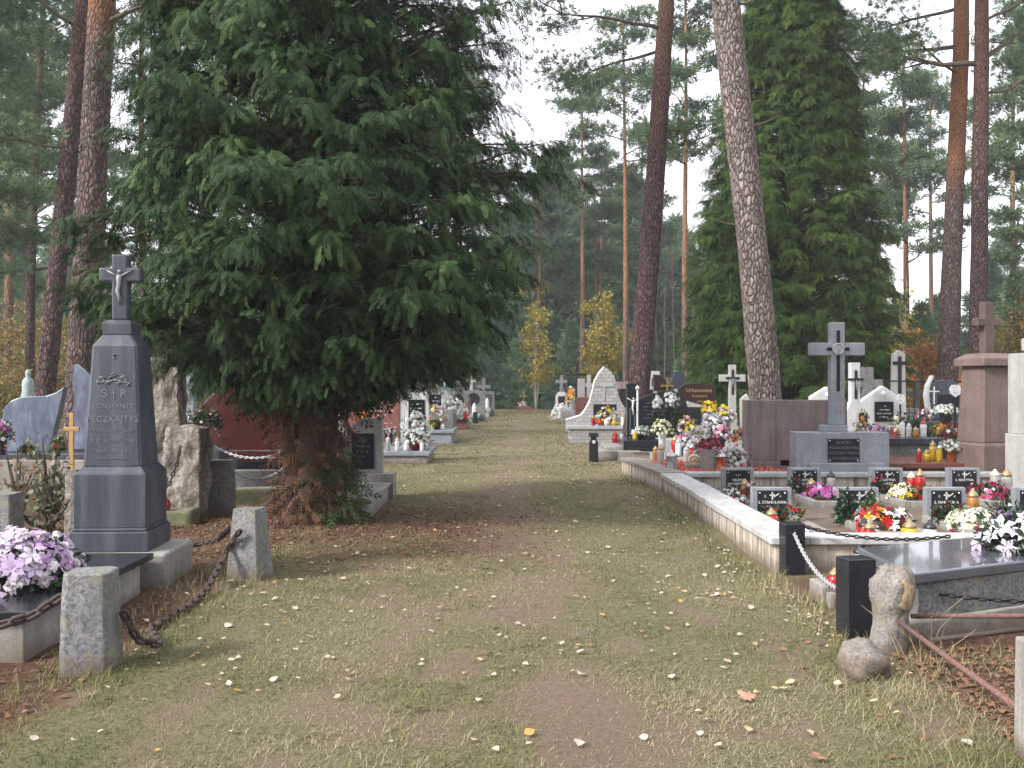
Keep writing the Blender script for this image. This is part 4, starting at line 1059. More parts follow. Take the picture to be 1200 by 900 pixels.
chain('white_chain', 'upper pale chain sagging before the red tombstone', sag((XX(243, 12.6), 12.6, .78), (XX(335, 12.0), 12.0, .70), .14), .06, .008, 'silver_chain', False)
chain('white_chain', 'lower pale chain between the square bollard and the thuja', sag((D.x+.12, D.y, .50), (XX(330, 11.6), 11.7, .52), .12), .055, .007, 'silver_chain', False)
chain('white_chain', 'short pale chain on the left of the square bollard', sag((D.x-.12, D.y, .50), (XX(238, 12), 12.2, .42), .03), .055, .007, 'silver_chain', False)
flowers('ivy_bush', 'dark little leafy bush in front of the grey stele and red tombstone', (XX(240, 13.4), 13.4, .62), .33, .34, [('petal_cream', 'aster', 12, .06)], leaf='leaf_dark', leaves=300, cat='bush', ls=.10, low=-.4, lift=.3)
MB_ = MB().box(-.25, .25, -.2, .2, -.1, .64).build('stone_plinth', 'dark_blue_granite', bevel=.01, loc=(XX(240, 13.4), 13.45, 0)); tag(MB_, 'dark stone plinth carrying the little leafy bush', 'plinth')
flowers('dry_bouquet', 'faded pink artificial bouquet lying in the leaves by the tapered bollard', P(318, 620), .13, .10, [('petal_crimson', 'carnation', 14, .06), ('petal_pink', 'carnation', 8, .05)], leaf='leaf_rose', leaves=60, ls=.06)

# wavy grey tombstone in the left plot, rose bush, wooden cross
wv = thing('tombstone', 'wave shaped blue grey marble tombstone in the plot at far left', 'tombstone', (XX(44, 14.2), 14.2, 0))
s = 14.2/F
def px_out(pts, cx, Y): return [((x-cx)/F*Y, H-(y-HOR)/F*Y) for x, y in pts]
out = px_out([(8, 529), (60, 529), (66, 505), (72, 480), (78, 453), (68, 460), (56, 464), (40, 464), (24, 466), (15, 470), (8, 478), (5, 490), (5, 508)], 44, 14.2)
m, nt, b, o = new_mat('wavy_marble')
co = coords(nt, (1, 1, .35)); co2 = nt.nodes.new('ShaderNodeMapping'); co2.inputs['Rotation'].default_value = (0, .5, 0); nt.links.new(co, co2.inputs[0])
wn = noise_t(nt, co2.outputs[0], 9, 6, .7); nt.links.new(ramp(nt, [(.35, (.06, .075, .115)), (.6, (.14, .16, .22)), (.72, (.27, .29, .36))], wn).outputs[0], b.inputs['Base Color']); b.inputs['Roughness'].default_value = .3
MB().prism_xz(out, -.07, .07).build('headstone', 'wavy_marble', wv, bevel=.012)
out2 = px_out([(84, 527), (112, 527), (112, 452), (103, 441), (95, 433), (87, 426), (84, 440), (85, 470)], 44, 14.2)
MB().prism_xz(out2, .02, .14).build('side_stone', 'wavy_marble', wv, bevel=.012)
MB().box(-.8, .95, -.35, .45, .44, .54).build('step', 'dark_blue_granite', wv, bevel=.01); MB().box(-.75, .9, -.3, .4, -.1, .44).build('plinth', 'black_granite', wv, bevel=.01)
cw = thing('wooden_cross', 'small varnished wooden cross leaning by the wavy tombstone', 'cross', (XX(84, 12.6), 12.6, 0))
MB().box(-.03, .03, -.015, .015, .3, 1.15).build('post', 'varnished_wood', cw, bevel=.006); MB().box(-.1, .1, -.02, .012, .92, .97).build('crossbar', 'varnished_wood', cw, bevel=.006); MB().box(-.13, .13, -.1, .1, -.1, .3, .02, .02).build('foot', 'rough_stone', cw, bevel=.01)
st = thing('statue', 'small pale green robed statue on a distant grave at far left', 'statue', (XX(33, 20), 20, 0))
MB().lathe([(.13, 1.18), (.14, 1.25), (.11, 1.4), (.12, 1.52), (.10, 1.62), (.045, 1.68), (.055, 1.72), (.06, 1.77), (.03, 1.83)], 14).build('figure', 'statue_green', st, smooth=True); MB().box(-.25, .25, -.2, .2, -.1, 1.18).build('plinth', 'pale_stone', st, bevel=.01)
flowers('flower_pot', 'magenta and white flowers left of the wavy tombstone', (XX(3, 13.6), 13.6, .54), .16, .25, [('petal_magenta', 'mum', 14, .09), ('petal_white', 'mum', 10, .09)], pot='pot_dark', pot_h=.28)
flowers('flower_pot', 'small orange flowers on the step at the left edge', (XX(12, 13.3), 13.75, .54), .08, .05, [('petal_orange', 'mum', 9, .06)], pot='pot_dark', pot_h=.06)
flowers('flower_pot', 'red and white flowers peeping between the wavy tombstone and wooden cross', (XX(68, 13.4), 13.4, .54), .09, .2, [('petal_red', 'mum', 5, .06), ('petal_white', 'mum', 10, .05)], pot='pot_dark', pot_h=.1)
rb = leafy('rose_bush', 'loose straggling rose bush with pale leaves beside the obelisk', (XX(56, 9.9), 9.9, 0), 1.02, .36, 'leaf_rose', 31, n=700, low=.2, size=.07, cat='bush')
dn = leafy('dry_shrub', 'bare twiggy shrub with dry leaves behind the left edge bollard', (XX(20, 11.2), 11.2, 0), .8, .4, 'oak_orange', 32, n=160, low=.2, size=.05, cat='bush')
fp = MB().box(-1.6, 1.6, -.05, .05, -.1, .5).build('stone_curb', 'brown_cap', bevel=.01, loc=(XX(0, 12.8), 13.2, 0)); tag(fp, 'dark low curb in front of the wavy tombstone plot', 'curb')

# ---- the row of graves along the left of the lane
g1 = thing('tomb', 'grey terrazzo grave with a sloping headstone and black plaque beside the thuja', 'grave', (-2.02, 12, 0))
MB().box(-.4, .4, -1.0, .85, -.1, .20).build('curb', 'concrete', g1, bevel=.012)
MB().box(-.44, .44, -1.03, .87, .20, .235).build('cover_slab', 'terrazzo', g1, bevel=.008)
MB().box(-.1, .46, .9, 1.25, -.1, .34).build('step', 'terrazzo', g1, bevel=.01)
hs_ = MB().prism_xz([(-.28, .34), (.30, .34), (.30, 1.07), (.02, 1.07), (-.28, .86)], 1.0, 1.14).build('headstone', 'terrazzo', g1, bevel=.01)
MB().box(-.10, .19, .985, .999, .4, .87).build('plaque', 'black_granite', g1)
strokes(g1, 'letter_grey', .05, .78, .22, (.5, .8, .7, .6), .07, .984, 3)
MB().cross(-.33, .34, .92, .72, .3, .07, .93, .97).build('cross', 'iron', g1, bevel=.004)
flowers('juniper_bush', 'dark creeping juniper spilling over the terrazzo grave', (-2.2, 12.0, .24), .33, .42, [('petal_crimson', 'carnation', 7, .07)], leaf='leaf_dark', leaves=420, cat='bush', ls=.13, low=-.1)

def slab_grave(label, x0, x1, y0, y1, z0, z1, side, top, name='tomb', inset=.05):
    g_ = thing(name, label, 'grave', ((x0+x1)/2, y0, 0)); hw = (x1-x0)/2
    MB().box(-hw+inset, hw-inset, inset, y1-y0-inset, -.1, z0).build('curb', side, g_, bevel=.01)
    MB().box(-hw, hw, 0, y1-y0, z0, z1).build('cover_slab', top, g_, bevel=.008)
    return g_
# second grave: grey slab, white stele, red granite stone
g2 = slab_grave('grey slab grave crowded with white flowers and candles, with a white framed black stele', -2.52, -1.56, 18.6, 20.3, .17, .25, 'terrazzo', 'blue_grey_granite')
MB().box(-.18, .38, 1.15, 1.45, .25, .55).build('step', 'light_granite', g2, bevel=.01)
MB().box(-.12, .36, 1.22, 1.38, .55, 1.36).build('headstone', 'white_stone', g2, bevel=.015)
MB().box(-.05, .28, 1.205, 1.219, .62, 1.22).build('plaque', 'black_granite', g2); strokes(g2, 'letter_white', .115, 1.14, .28, (.7, .9, .8, .5, .8, .6), .085, 1.204, 5)
MB().cross(.33, 1.36, 1.95, 1.75, .3, .08, 1.26, 1.33).build('cross', 'pale_stone', g2, bevel=.006)
rg = thing('tombstone', 'red brown granite tombstone with rows of pale lettering left of the white stele', 'tombstone', (XX(436, 20.6), 20.8, 0))
MB().box(-.65, .6, -.25, .3, -.1, .3).build('plinth', 'terrazzo', rg, bevel=.01); MB().box(-.6, .56, -.08, .08, .3, 1.28).build('headstone', 'red_brown_granite', rg, bevel=.015)
strokes(rg, 'letter_white', .2, 1.15, .62, (.3, .7, .9, .4), .085, -.08, 8); strokes(rg, 'letter_white', .25, .72, .6, (.5, .8, .6, .7), .085, -.08, 9)
flowers('flower_pot', 'large white chrysanthemum in a red wrapped pot on the near grey slab', (-1.86, 18.95, .25), .34, .32, [('petal_white', 'mum', 60, .10)], pot='petal_red', pot_h=.15, pot_r=.1)
flowers('flower_pot', 'tall white chrysanthemum bush against the white stele', (-1.9, 19.4, .25), .42, .5, [('petal_white', 'mum', 60, .12)], pot='pot_dark', pot_h=.3)
flowers('flower_pot', 'white chrysanthemums with orange blooms at the foot of the red brown stone', (XX(392, 19.6), 19.6, .32), .24, .3, [('petal_white', 'mum', 55, .09), ('petal_orange', 'mum', 8, .1)], pot='pot_dark', pot_h=.3)
MB_ = MB().box(-.5, .5, -.5, .4, -.1, .32).build('grave_slab', 'terrazzo', bevel=.01, loc=(XX(392, 19.6), 19.6, 0)); tag(MB_, 'terrazzo grave slab hidden behind the sloping headstone', 'grave')
flowers('flower_pot', 'bright orange chrysanthemum pot seen above the sloping headstone', (XX(426, 19.9), 19.95, .3), .2, .3, [('petal_orange', 'mum', 34, .1)], pot='pot_dark', pot_h=.42)
flowers('flower_pot', 'pink and white small flowers before the red brown stone', (XX(455, 20.1), 20.3, .3), .2, .16, [('petal_pale', 'mum', 16, .08), ('petal_pink', 'mum', 8, .07)], pot='pot_dark', pot_h=.2)
for x, y, k, gl, ld, lb, sc in ((-2.38, 18.85, 'tall', 'clear_glass', 'lid_silver', 'clear glass candle at the left corner of the near grey slab', 1), (-2.2, 18.8, 'tall', 'white_glass', 'lid_silver', 'white candle second from the left on the near grey slab', .95),
        (-2.02, 18.75, 'jar', 'white_glass', 'white_glass', 'small white candle left of the red wrapped pot', 1.1), (-1.72, 18.72, 'tall', 'white_glass', 'lid_gold', 'white candle with gold lid right of the red wrapped pot', .8), (-1.63, 18.78, 'jar', 'clear_glass', 'lid_silver', 'clear small candle at the right corner of the near grey slab', .9)):
    candle((x, y, .25), k, gl, ld, lb, sc)
# third grave
g3 = slab_grave('grey slab grave with coloured flowers below a gabled stone with green edging', -2.25, -1.5, 25.2, 27.2, .28, .36, 'blue_grey_granite', 'blue_grey_granite')
MB().box(.02, .3, 1.0, 1.4, .36, .85).build('step', 'grey_granite', g3, bevel=.01)
h3 = thing('tombstone', 'gabled grey tombstone with green copper edging and a black plaque', 'tombstone', (XX(510, 28), 28, 0))
MB().prism_xz([(-.42, -.1), (.42, -.1), (.42, 1.32), (.0, 1.58), (-.42, 1.32)], -.1, .1).build('headstone', 'pale_stone', h3, bevel=.01)
MB().box(-.16, .18, -.115, -.101, .85, 1.25).build('plaque', 'black_granite', h3); strokes(h3, 'letter_white', .01, 1.18, .26, (.7, .9, .5), .1, -.115, 2)
MB().prism_xz([(.44, 1.29), (.46, 1.36), (.0, 1.645), (-.46, 1.36), (-.44, 1.29), (0, 1.585)], -.13, .13).build('roof_edging', 'oxide_green', h3)
ccr = thing('cross', 'white metal cross above the second grave on the left of the lane', 'cross', (XX(493, 27), 27, 0))
MB().box(-.2, .2, -.2, .2, -.1, .9).build('plinth', 'grey_granite', ccr, bevel=.01); MB().cross(0, .9, 1.78, 1.5, .36, .05, -.02, .02).build('crossbars', 'white_metal', ccr)
cr2 = thing('cross', 'white cross on the grey post right of the green edged gable', 'cross', (XX(521, 30), 30, 0)); MB().box(-.16, .16, -.1, .1, -.1, 1.35).build('post', 'grey_granite', cr2, bevel=.01); MB().cross(0, 1.35, 1.95, 1.68, .34, .05, -.02, .02).build('crossbars', 'white_metal', cr2)
flowers('flower_arrangement', 'mixed white and yellow flowers heaped on the third left grave', (-2.02, 25.6, .36), .46, .5, [('petal_white', 'mum', 22, .13), ('petal_yellow', 'mum', 16, .11), ('petal_orange', 'mum', 6, .1), ('petal_pink', 'mum', 4, .12)], pot='pot_dark', pot_h=.25)
flowers('flower_pot', 'white chrysanthemum behind the grey step of the third left grave', (-1.72, 27.6, .0), .5, .52, [('petal_white', 'mum', 44, .14)], pot='pot_grey', pot_h=.75, pot_r=.16)
flowers('flower_pot', 'yellow pansies in a pot at the front of the third left grave', (-2.05, 25.4, .36), .13, .1, [('petal_yellow', 'mum', 16, .08), ('petal_pink', 'mum', 6, .07)], pot='pot_white', pot_h=.1)
candle((-1.8, 25.5, .36), 'jar', 'white_glass', 'lid_gold', 'white candle on the grey slab below the green edged gable', 1.2)
# fourth, fifth, sixth graves getting smaller with distance
g4 = slab_grave('dark low slab grave with red and white flowers, fourth along the left of the lane', -2.2, -1.5, 33.2, 35.4, .26, .36, 'red_brown_granite', 'brown_granite')
h4 = thing('tombstone', 'pointed grey tombstone with an arched black plaque, fourth along the left', 'tombstone', (XX(537, 36), 36, 0))
MB().prism_xz([(-.46, -.1), (.46, -.1), (.46, 1.05), (.0, 1.55), (-.46, 1.05)], -.1, .1).build('headstone', 'grey_granite', h4, bevel=.01); MB().prism_xz([(-.2, .7), (.2, .7), (.2, 1.02), (.1, 1.18), (-.1, 1.18), (-.2, 1.02)], -.115, -.101).build('plaque', 'black_granite', h4)
MB().cross(0, 1.5, 2.05, 1.85, .36, .11, -.06, .06).build('cross', 'pale_stone', h4)
flowers('flower_arrangement', 'white and red flowers on the dark fourth grave', (-1.85, 33.8, .36), .6, .62, [('petal_white', 'mum', 44, .15), ('petal_red', 'mum', 14, .14)], leaf='leaf_green', leaves=90)
candle((-1.6, 33.5, .36), 'tall', 'red_glass', 'lid_gold', 'red candle by the white and red flowers of the fourth grave', 1.3); candle((-1.54, 33.8, .36), 'tall', 'white_glass', 'lid_silver', 'white candle at the path edge of the fourth grave', 1.4)
h5 = thing('tombstone', 'grey tombstone with a round black plaque and stone cross, fifth along the left', 'tombstone', (XX(555, 42), 42, 0))
MB().prism_xz([(-.5, -.1), (.5, -.1), (.5, 1.1), (.25, 1.3), (-.25, 1.3), (-.5, 1.1)], -.1, .1).build('headstone', 'grey_granite', h5, bevel=.01); MB().prism_xz([(.27*math.cos(a*.524), .93+.27*math.sin(a*.524)) for a in range(12)], -.115, -.101).build('plaque', 'black_granite', h5)
MB().cross(-.1, 1.3, 1.95, 1.72, .42, .12, -.06, .06).build('cross', 'pale_stone', h5)
h6 = thing('tombstone', 'grey rectangular tombstone with a framed panel at the far end of the left row', 'tombstone', (XX(571, 49), 49, 0))
MB().box(-.36, .36, -.12, .12, -.1, 1.22).build('headstone', 'grey_granite', h6, bevel=.01); MB().box(-.24, .24, -.135, -.121, .45, 1.08).build('plaque', 'dark_blue_granite', h6)
cr6 = thing('cross', 'grey stone cross beside the far rectangular tombstone', 'cross', (XX(567, 46), 46, 0)); MB().cross(0, -.1, 1.85, 1.45, .62, .15, -.08, .08).build('crossbars', 'grey_granite', cr6, bevel=.01)
g5 = slab_grave('pale low slab grave near the far end of the left row', -2.0, -1.35, 40, 42, .2, .3, 'grey_granite', 'light_granite'); g6 = slab_grave('farthest pale slab grave of the left row', -1.75, -1.05, 47, 49, .25, .38, 'pale_stone', 'light_granite')
flowers('flower_pot', 'pink heather pot on a far left grave', (-1.4, 44.5, 0), .3, .3, [('petal_pink', 'mum', 26, .14)], pot='pot_grey', pot_h=.35); candle((-1.2, 47.4, .38), 'tall', 'white_glass', 'white_glass', 'white candle on the farthest slab of the left row', 1.9)
candle((-1.55, 40.4, .3), 'tall', 'white_glass', 'lid_silver', 'white candle on the pale low slab near the lane end', 1.8); lantern_post = MB().box(-.1, .1, -.1, .1, -.1, .45, .01, .01).build('stone_block', 'black_granite', bevel=.01, loc=(XX(557, 39), 39, 0)); tag(lantern_post, 'little black block at the edge of the lane by the far left graves', 'stone')
# blurred extra stones behind the row, seen below the thuja fringe
for k, (px, Y, w_, h_, mat, lb) in enumerate(((484, 24, .55, 1.75, 'white_stone', 'white narrow tombstone rising behind the red brown stone'), (474, 30, .9, 1.5, 'pale_stone', 'pale broad tombstone far behind the white stele'), (527, 44, .6, 1.4, 'white_stone', 'small white tombstone between the left crosses'), (548, 52, .6, 1.6, 'grey_granite', 'plain grey tombstone behind the fifth left grave'))):
    t_ = thing('tombstone', lb, 'tombstone', (XX(px, Y), Y, 0)); MB().prism_xz([(-w_/2, -.1), (w_/2, -.1), (w_/2, h_*.86), (0, h_), (-w_/2, h_*.86)], -.09, .09).build('headstone', mat, t_, bevel=.012); MB().box(-w_/2-.1, w_/2+.1, -.2, .2, -.1, .2).build('plinth', 'terrazzo', t_, bevel=.01)
# end of the lane
eg = thing('grave_mound', 'small lone grave with red border at the far end of the lane', 'grave', (XX(613, 60), 60, 0)); MB().box(-.5, .5, -.35, .35, -.1, .22).build('border', 'red_brown_granite', eg, bevel=.02)
MB().cross(.05, .2, 1.15, .85, .5, .06, .3, .36).build('cross', 'varnished_wood', eg)
flowers('flower_wreath', 'white and crimson wreath on the lone grave at the end of the lane', (XX(612, 60), 59.95, .22), .38, .35, [('petal_white', 'mum', 20, .2), ('petal_crimson', 'mum', 18, .2)], leaves=60)
# ------------------------------------------------------------------ right side of the lane
# walled family plot of seven small graves
XW, YN, YB, YF = 2.12, 7.95, 13.75, 16.6
wl = thing('plot_wall', 'low streaked concrete wall with pale cap round the plot of small graves', 'wall', (XW, YN, 0))
rdm = random.Random(8)
m = MB(); y = 0.0; k = 0
while y < YB-YN-.01:                           # upright slabs of slightly differing depth
    l = min(rdm.uniform(.28, .46), YB-YN-y); x0 = rdm.uniform(-.012, .012); m.box(x0, .24, y+.004, y+l-.004, -.1, .215); y += l
m.box(.245, 4.85, .02, .22, -.1, .215)
m.build('side_slabs', 'streaked_concrete', wl, bevel=.006)
m = MB(); y = -.03; rdm = random.Random(18)
while y < YB-YN+.01:                           # cap stones with open joints, a little out of line
    l = min(rdm.uniform(.8, 1.05), YB-YN+.02-y); dx = rdm.uniform(-.007, .007); dz = rdm.uniform(-.004, .004); m.box(-.035+dx, .29+dx, y+.003, y+l-.003, .2152+dz, .275+dz); y += l
m.build('cap', 'wall_cap', wl, bevel=.008); MB().box(.292, 4.9, -.03, .26, .2155, .273).build('cap', 'wall_cap', wl, bevel=.008)
wb = thing('plot_wall', 'brown capped concrete curb round the red gravel plot, farther along the lane', 'wall', (XW, YB, 0))
m = MB(); L2 = YF-YB
m.prism_xy([(0, .1), (.24, .1), (-.02, L2), (-.26, L2)], -.1, .235)
m.box(.2, 4.7, .06, .24, -.1, .215)
m.build('side_slabs', 'streaked_concrete', wb, bevel=.006)
MB().prism_xy([(-.04, .03), (.32, .03), (.06, L2+.03), (-.3, L2+.03)], .235, .285).build('cap', 'brown_cap', wb, bevel=.008)
MB().box(.33, 4.75, .0, .3, .2155, .275).build('cap', 'light_granite', wb, bevel=.008)
MB().box(.05, 3.2, L2-.12, L2+.05, -.1, .25).build('back_slab', 'concrete', wb, bevel=.01)
fl = MB().prism_xy([(.27, .25), (4.85, .25), (4.85, 5.8), (.27, 5.8)], -.02, .06).build('plot_soil', 'rough_soil', loc=(XW, YN, 0)); tag(fl, kind='structure')
stone('red_chip', (.28, .03, .02), (.5, .10, .06), 40, .7, .3)
# red gravel in the farther plot: too many chips to count
r_ = np.random.default_rng(5); n = 5200
x = r_.uniform(.25, 1.95, n); y = r_.uniform(.32, L2-.15, n); x = x-.26*(y/L2); z = .225+r_.uniform(0, .03, n)
cube = np.array([(a, b_, c) for c in (-.5, .5) for b_ in (-.5, .5) for a in (-.5, .5)])*np.array([1, .7, .6]); cf = np.array([[0, 1, 3, 2], [4, 6, 7, 5], [0, 4, 5, 1], [2, 3, 7, 6], [0, 2, 6, 4], [1, 5, 7, 3]])
v, f = scatter(cube, cf, frames(r_.normal(size=(n, 3)), roll=r_.uniform(0, 6, n)), np.stack([x, y, z], -1), r_.uniform(.018, .042, n))
leafmat('red_gravel', [(0, (.22, .02, .015)), (.7, (.5, .09, .05)), (1, (.5, .28, .22))], .7, .0)
rgv = quads('red_gravel', v, f, 'red_gravel', None, np.repeat(r_.random(n), 6)); rgv.location = (XW, YB, 0); tag(rgv, kind='stuff')
bed = MB().box(.25, 2.9, .3, L2-.13, -.02, .225).build('gravel_bed', 'red_chip', loc=(XW, YB, 0)); tag(bed, kind='structure')

# the seven little graves
def small_grave(label, x, y, lines, w_=.42, h_=.43, depth=1.25, green=False, rows=None):
    g_ = thing('small_grave', label, 'grave', (x, y, 0), 0, 'small matching graves of the walled plot')
    MB().box(-w_/2, w_/2, -.04, .05, .0, h_).build('headstone', 'blue_grey_granite', g_, bevel=.008)
    MB().box(-w_/2+.055, w_/2-.055, -.052, -.0405, .07, h_-.03).build('plaque', 'black_granite', g_)
    c = MB().box(-w_/2-.05, -w_/2+.03, -depth, -.045, .0, .14).box(w_/2-.03, w_/2+.05, -depth, -.045, .0, .14).box(-w_/2+.031, w_/2-.031, -depth, -depth+.08, .0, .138)
    c.build('curb', 'concrete', g_, bevel=.006)
    MB().box(-w_/2+.031, w_/2-.031, -depth+.081, -.046, .0, .10).build('bed', 'rough_soil', g_)
    for sx in (-1, 1):
        for zz in (.1, h_-.055): b_ = MB().lathe([(.009, 0), (.009, .004), (.004, .008)], 8, (sx*(w_/2-.078), 0, 0)); b_.v = [(q[0], -.053-q[2], zz+q[1]) for q in b_.v]; b_.build('screw', 'white_metal', g_)
    if not green:
        m_ = MB(); m_.box(-.007, .007, -.056, -.0525, h_-.125, h_-.045); m_.box(-.028, .028, -.056, -.0525, h_-.085, h_-.07)
        for q in range(5): m_.tube([(.012+.01*q, -.055, h_-.10+.006*q), (.03+.01*q, -.056, h_-.09+.008*q)], .004, 4)
        cr_ = m_.build('emblem', 'letter_white', g_); cr_.rotation_euler = (0, 0, 0)
    text('Ś' if not green else 'Ś † P', .032, 'letter_white', g_, (-.075 if not green else 0, -.0535, h_-.095), .001)
    if not green: text('P', .032, 'letter_white', g_, (.085, -.0535, h_-.095), .001)
    for q, t_ in enumerate(lines): text(t_, .042, 'letter_white', g_, (0, -.0535, h_-.155-.05*q), .0012, bold=True)
    if rows: strokes(g_, 'letter_grey', 0, h_-.165-.05*len(lines), .26, rows, .035, -.0535, len(label))
    return g_
small_grave('small grave with a bluish plaque and white flowers, back row next to the lane', XX(864, 12.8), 12.8, ('HELENA', 'MACIEJEWSKA'), green=True)
small_grave('small grave with magenta flowers, back row below the granite cross', XX(942, 12.8), 12.8, ('S. ANNA', 'RUTKOWSKA'))
small_grave('small grave with yellow wreath and red candle, back row right of the cross', XX(1038, 12.8), 12.8, ('S. JUSTYNA', 'JANUSZ'))
small_grave('small grave with crimson cut flowers, back row in front of the pink pillar', XX(1128, 12.8), 12.8, ('S. MARTYNA',))
small_grave('small grave with red carnations and candle, front row next to the lane', XX(905, 10.3), 10.35, ('S. STANISŁAWA', 'SZULC'), rows=(.9, .6))
small_grave('small grave with an orange red wreath, front row in the middle', XX(1007, 10.3), 10.35, ('S. WERONIKA', 'LESZYK'), rows=(.5,))
small_grave('small grave with a pale green wreath, front row before the pink pillar', XX(1109, 10.3), 10.35, ('S. MARIANNA', 'ZDROJEK'), rows=(.7, .5))
small_grave('small grave cut by the right edge of the picture, front row', XX(1213, 10.3), 10.35, ('S. MARIA',))
# flowers on them
sx = lambda px, Y: XX(px, Y)
def fl_(name, label, px, Y, z, r, hz, bl_, **kw): return flowers(name, label, (XX(px, Y), Y, z), r, hz, bl_, **kw)
fl_('flower_pot', 'white blue flowers in front of the bluish plaque', 857, 12.3, .12, .15, .1, [('petal_white', 'mum', 22, .07), ('petal_crimson', 'carnation', 5, .06)], leaf='leaf_dark', leaves=120, ls=.07)
fl_('bouquet', 'red carnation above white blooms beside the bluish plaque', 879, 12.2, .12, .1, .18, [('petal_crimson', 'carnation', 5, .08), ('petal_white', 'mum', 8, .07)], leaf='leaf_dark', leaves=70, ls=.06)
fl_('bouquet', 'white and dark red blooms tucked behind the wall cap', 862, 11.5, .1, .15, .16, [('petal_white', 'mum', 10, .09), ('petal_crimson', 'carnation', 6, .08)], leaf='leaf_dark', leaves=80, ls=.07)
fl_('bouquet', 'red and white carnations leaning on the plaque below the cross', 932, 12.4, .12, .12, .22, [('petal_red', 'carnation', 6, .07), ('petal_white', 'carnation', 4, .07)], leaf='leaf_dark', leaves=140, ls=.08)
fl_('bouquet', 'magenta and lilac blooms on the back row grave below the granite cross', 962, 12.1, .12, .26, .16, [('petal_magenta', 'mum', 18, .12), ('petal_lilac', 'mum', 8, .11), ('petal_crimson', 'carnation', 5, .09)], leaf='leaf_green', leaves=120)
fl_('bouquet', 'red carnations over dark twigs right of the granite cross', 1029, 12.4, .12, .13, .22, [('petal_crimson', 'carnation', 8, .08)], leaf='leaf_dark', leaves=160, ls=.08)
fl_('flower_wreath', 'yellow cream sheaf lying left of the tall red candle', 1057, 12.0, .12, .22, .17, [('petal_cream', 'lily', 16, .13), ('petal_yellow', 'lily', 8, .1)], leaf='leaf_dark', leaves=90)
fl_('bouquet', 'red blooms and green sprigs right of the yellow cream sheaf', 1078, 11.9, .12, .17, .15, [('petal_red', 'carnation', 8, .09)], leaf='leaf_green', leaves=140)
fl_('bouquet', 'wide crimson carnation arrangement before the pink pillar', 1160, 12.0, .12, .36, .19, [('petal_crimson', 'carnation', 36, .1), ('petal_pink', 'carnation', 12, .1), ('petal_white', 'carnation', 4, .09)], leaf='leaf_dark', leaves=160)
fl_('bouquet', 'red carnations in dark greenery before the front plaque next to the lane', 906, 10.0, .1, .16, .17, [('petal_red', 'carnation', 6, .08)], leaf='leaf_dark', leaves=170, ls=.08)
fl_('bouquet', 'long stemmed red carnations leaning right of the front candle', 930, 9.9, .1, .15, .24, [('petal_red', 'carnation', 6, .1)], leaf='leaf_green', leaves=70, ls=.08)
fl_('bouquet', 'white and lilac artificial roses behind the tall dark post', 937, 8.75, .1, .16, .12, [('petal_lilac', 'mum', 10, .12), ('petal_white', 'mum', 6, .1)], leaf='leaf_green', leaves=60)
fl_('bouquet', 'upright dark green fir twigs against the middle front plaque', 993, 10.05, .1, .14, .34, [('petal_white', 'carnation', 2, .07)], leaf='leaf_dark', leaves=260, ls=.1)
fl_('flower_wreath', 'orange red and white wreath with silver ribbon on the middle front grave', 1034, 9.6, .11, .31, .19, [('petal_red', 'lily', 16, .14), ('petal_orange', 'lily', 9, .12), ('petal_white', 'lily', 14, .14), ('petal_crimson', 'carnation', 6, .1)], leaf='leaf_green', leaves=140, stretch=(1.1, .9))
fl_('bouquet', 'white carnation and crimson bud with a green ribbon above the wreath', 1021, 10.0, .1, .11, .32, [('petal_white', 'carnation', 3, .09), ('petal_crimson', 'carnation', 3, .09)], leaf='leaf_green', leaves=60, ls=.12)
fl_('bouquet', 'row of red and white carnations before the front plaque by the pink pillar', 1112, 9.95, .1, .22, .2, [('petal_crimson', 'carnation', 7, .09), ('petal_white', 'carnation', 5, .09)], leaf='leaf_dark', leaves=200, ls=.09)
fl_('flower_wreath', 'pale green and cream wreath on the front grave by the pink pillar', 1140, 9.5, .11, .3, .2, [('petal_cream', 'lily', 22, .15), ('petal_white', 'mum', 8, .1), ('petal_crimson', 'carnation', 4, .08)], leaf='leaf_rose', leaves=110)
fl_('bouquet', 'white carnations in dark green right of the pale green wreath', 1178, 9.9, .1, .22, .22, [('petal_white', 'carnation', 7, .11), ('petal_crimson', 'carnation', 5, .08)], leaf='leaf_dark', leaves=160, ls=.1)
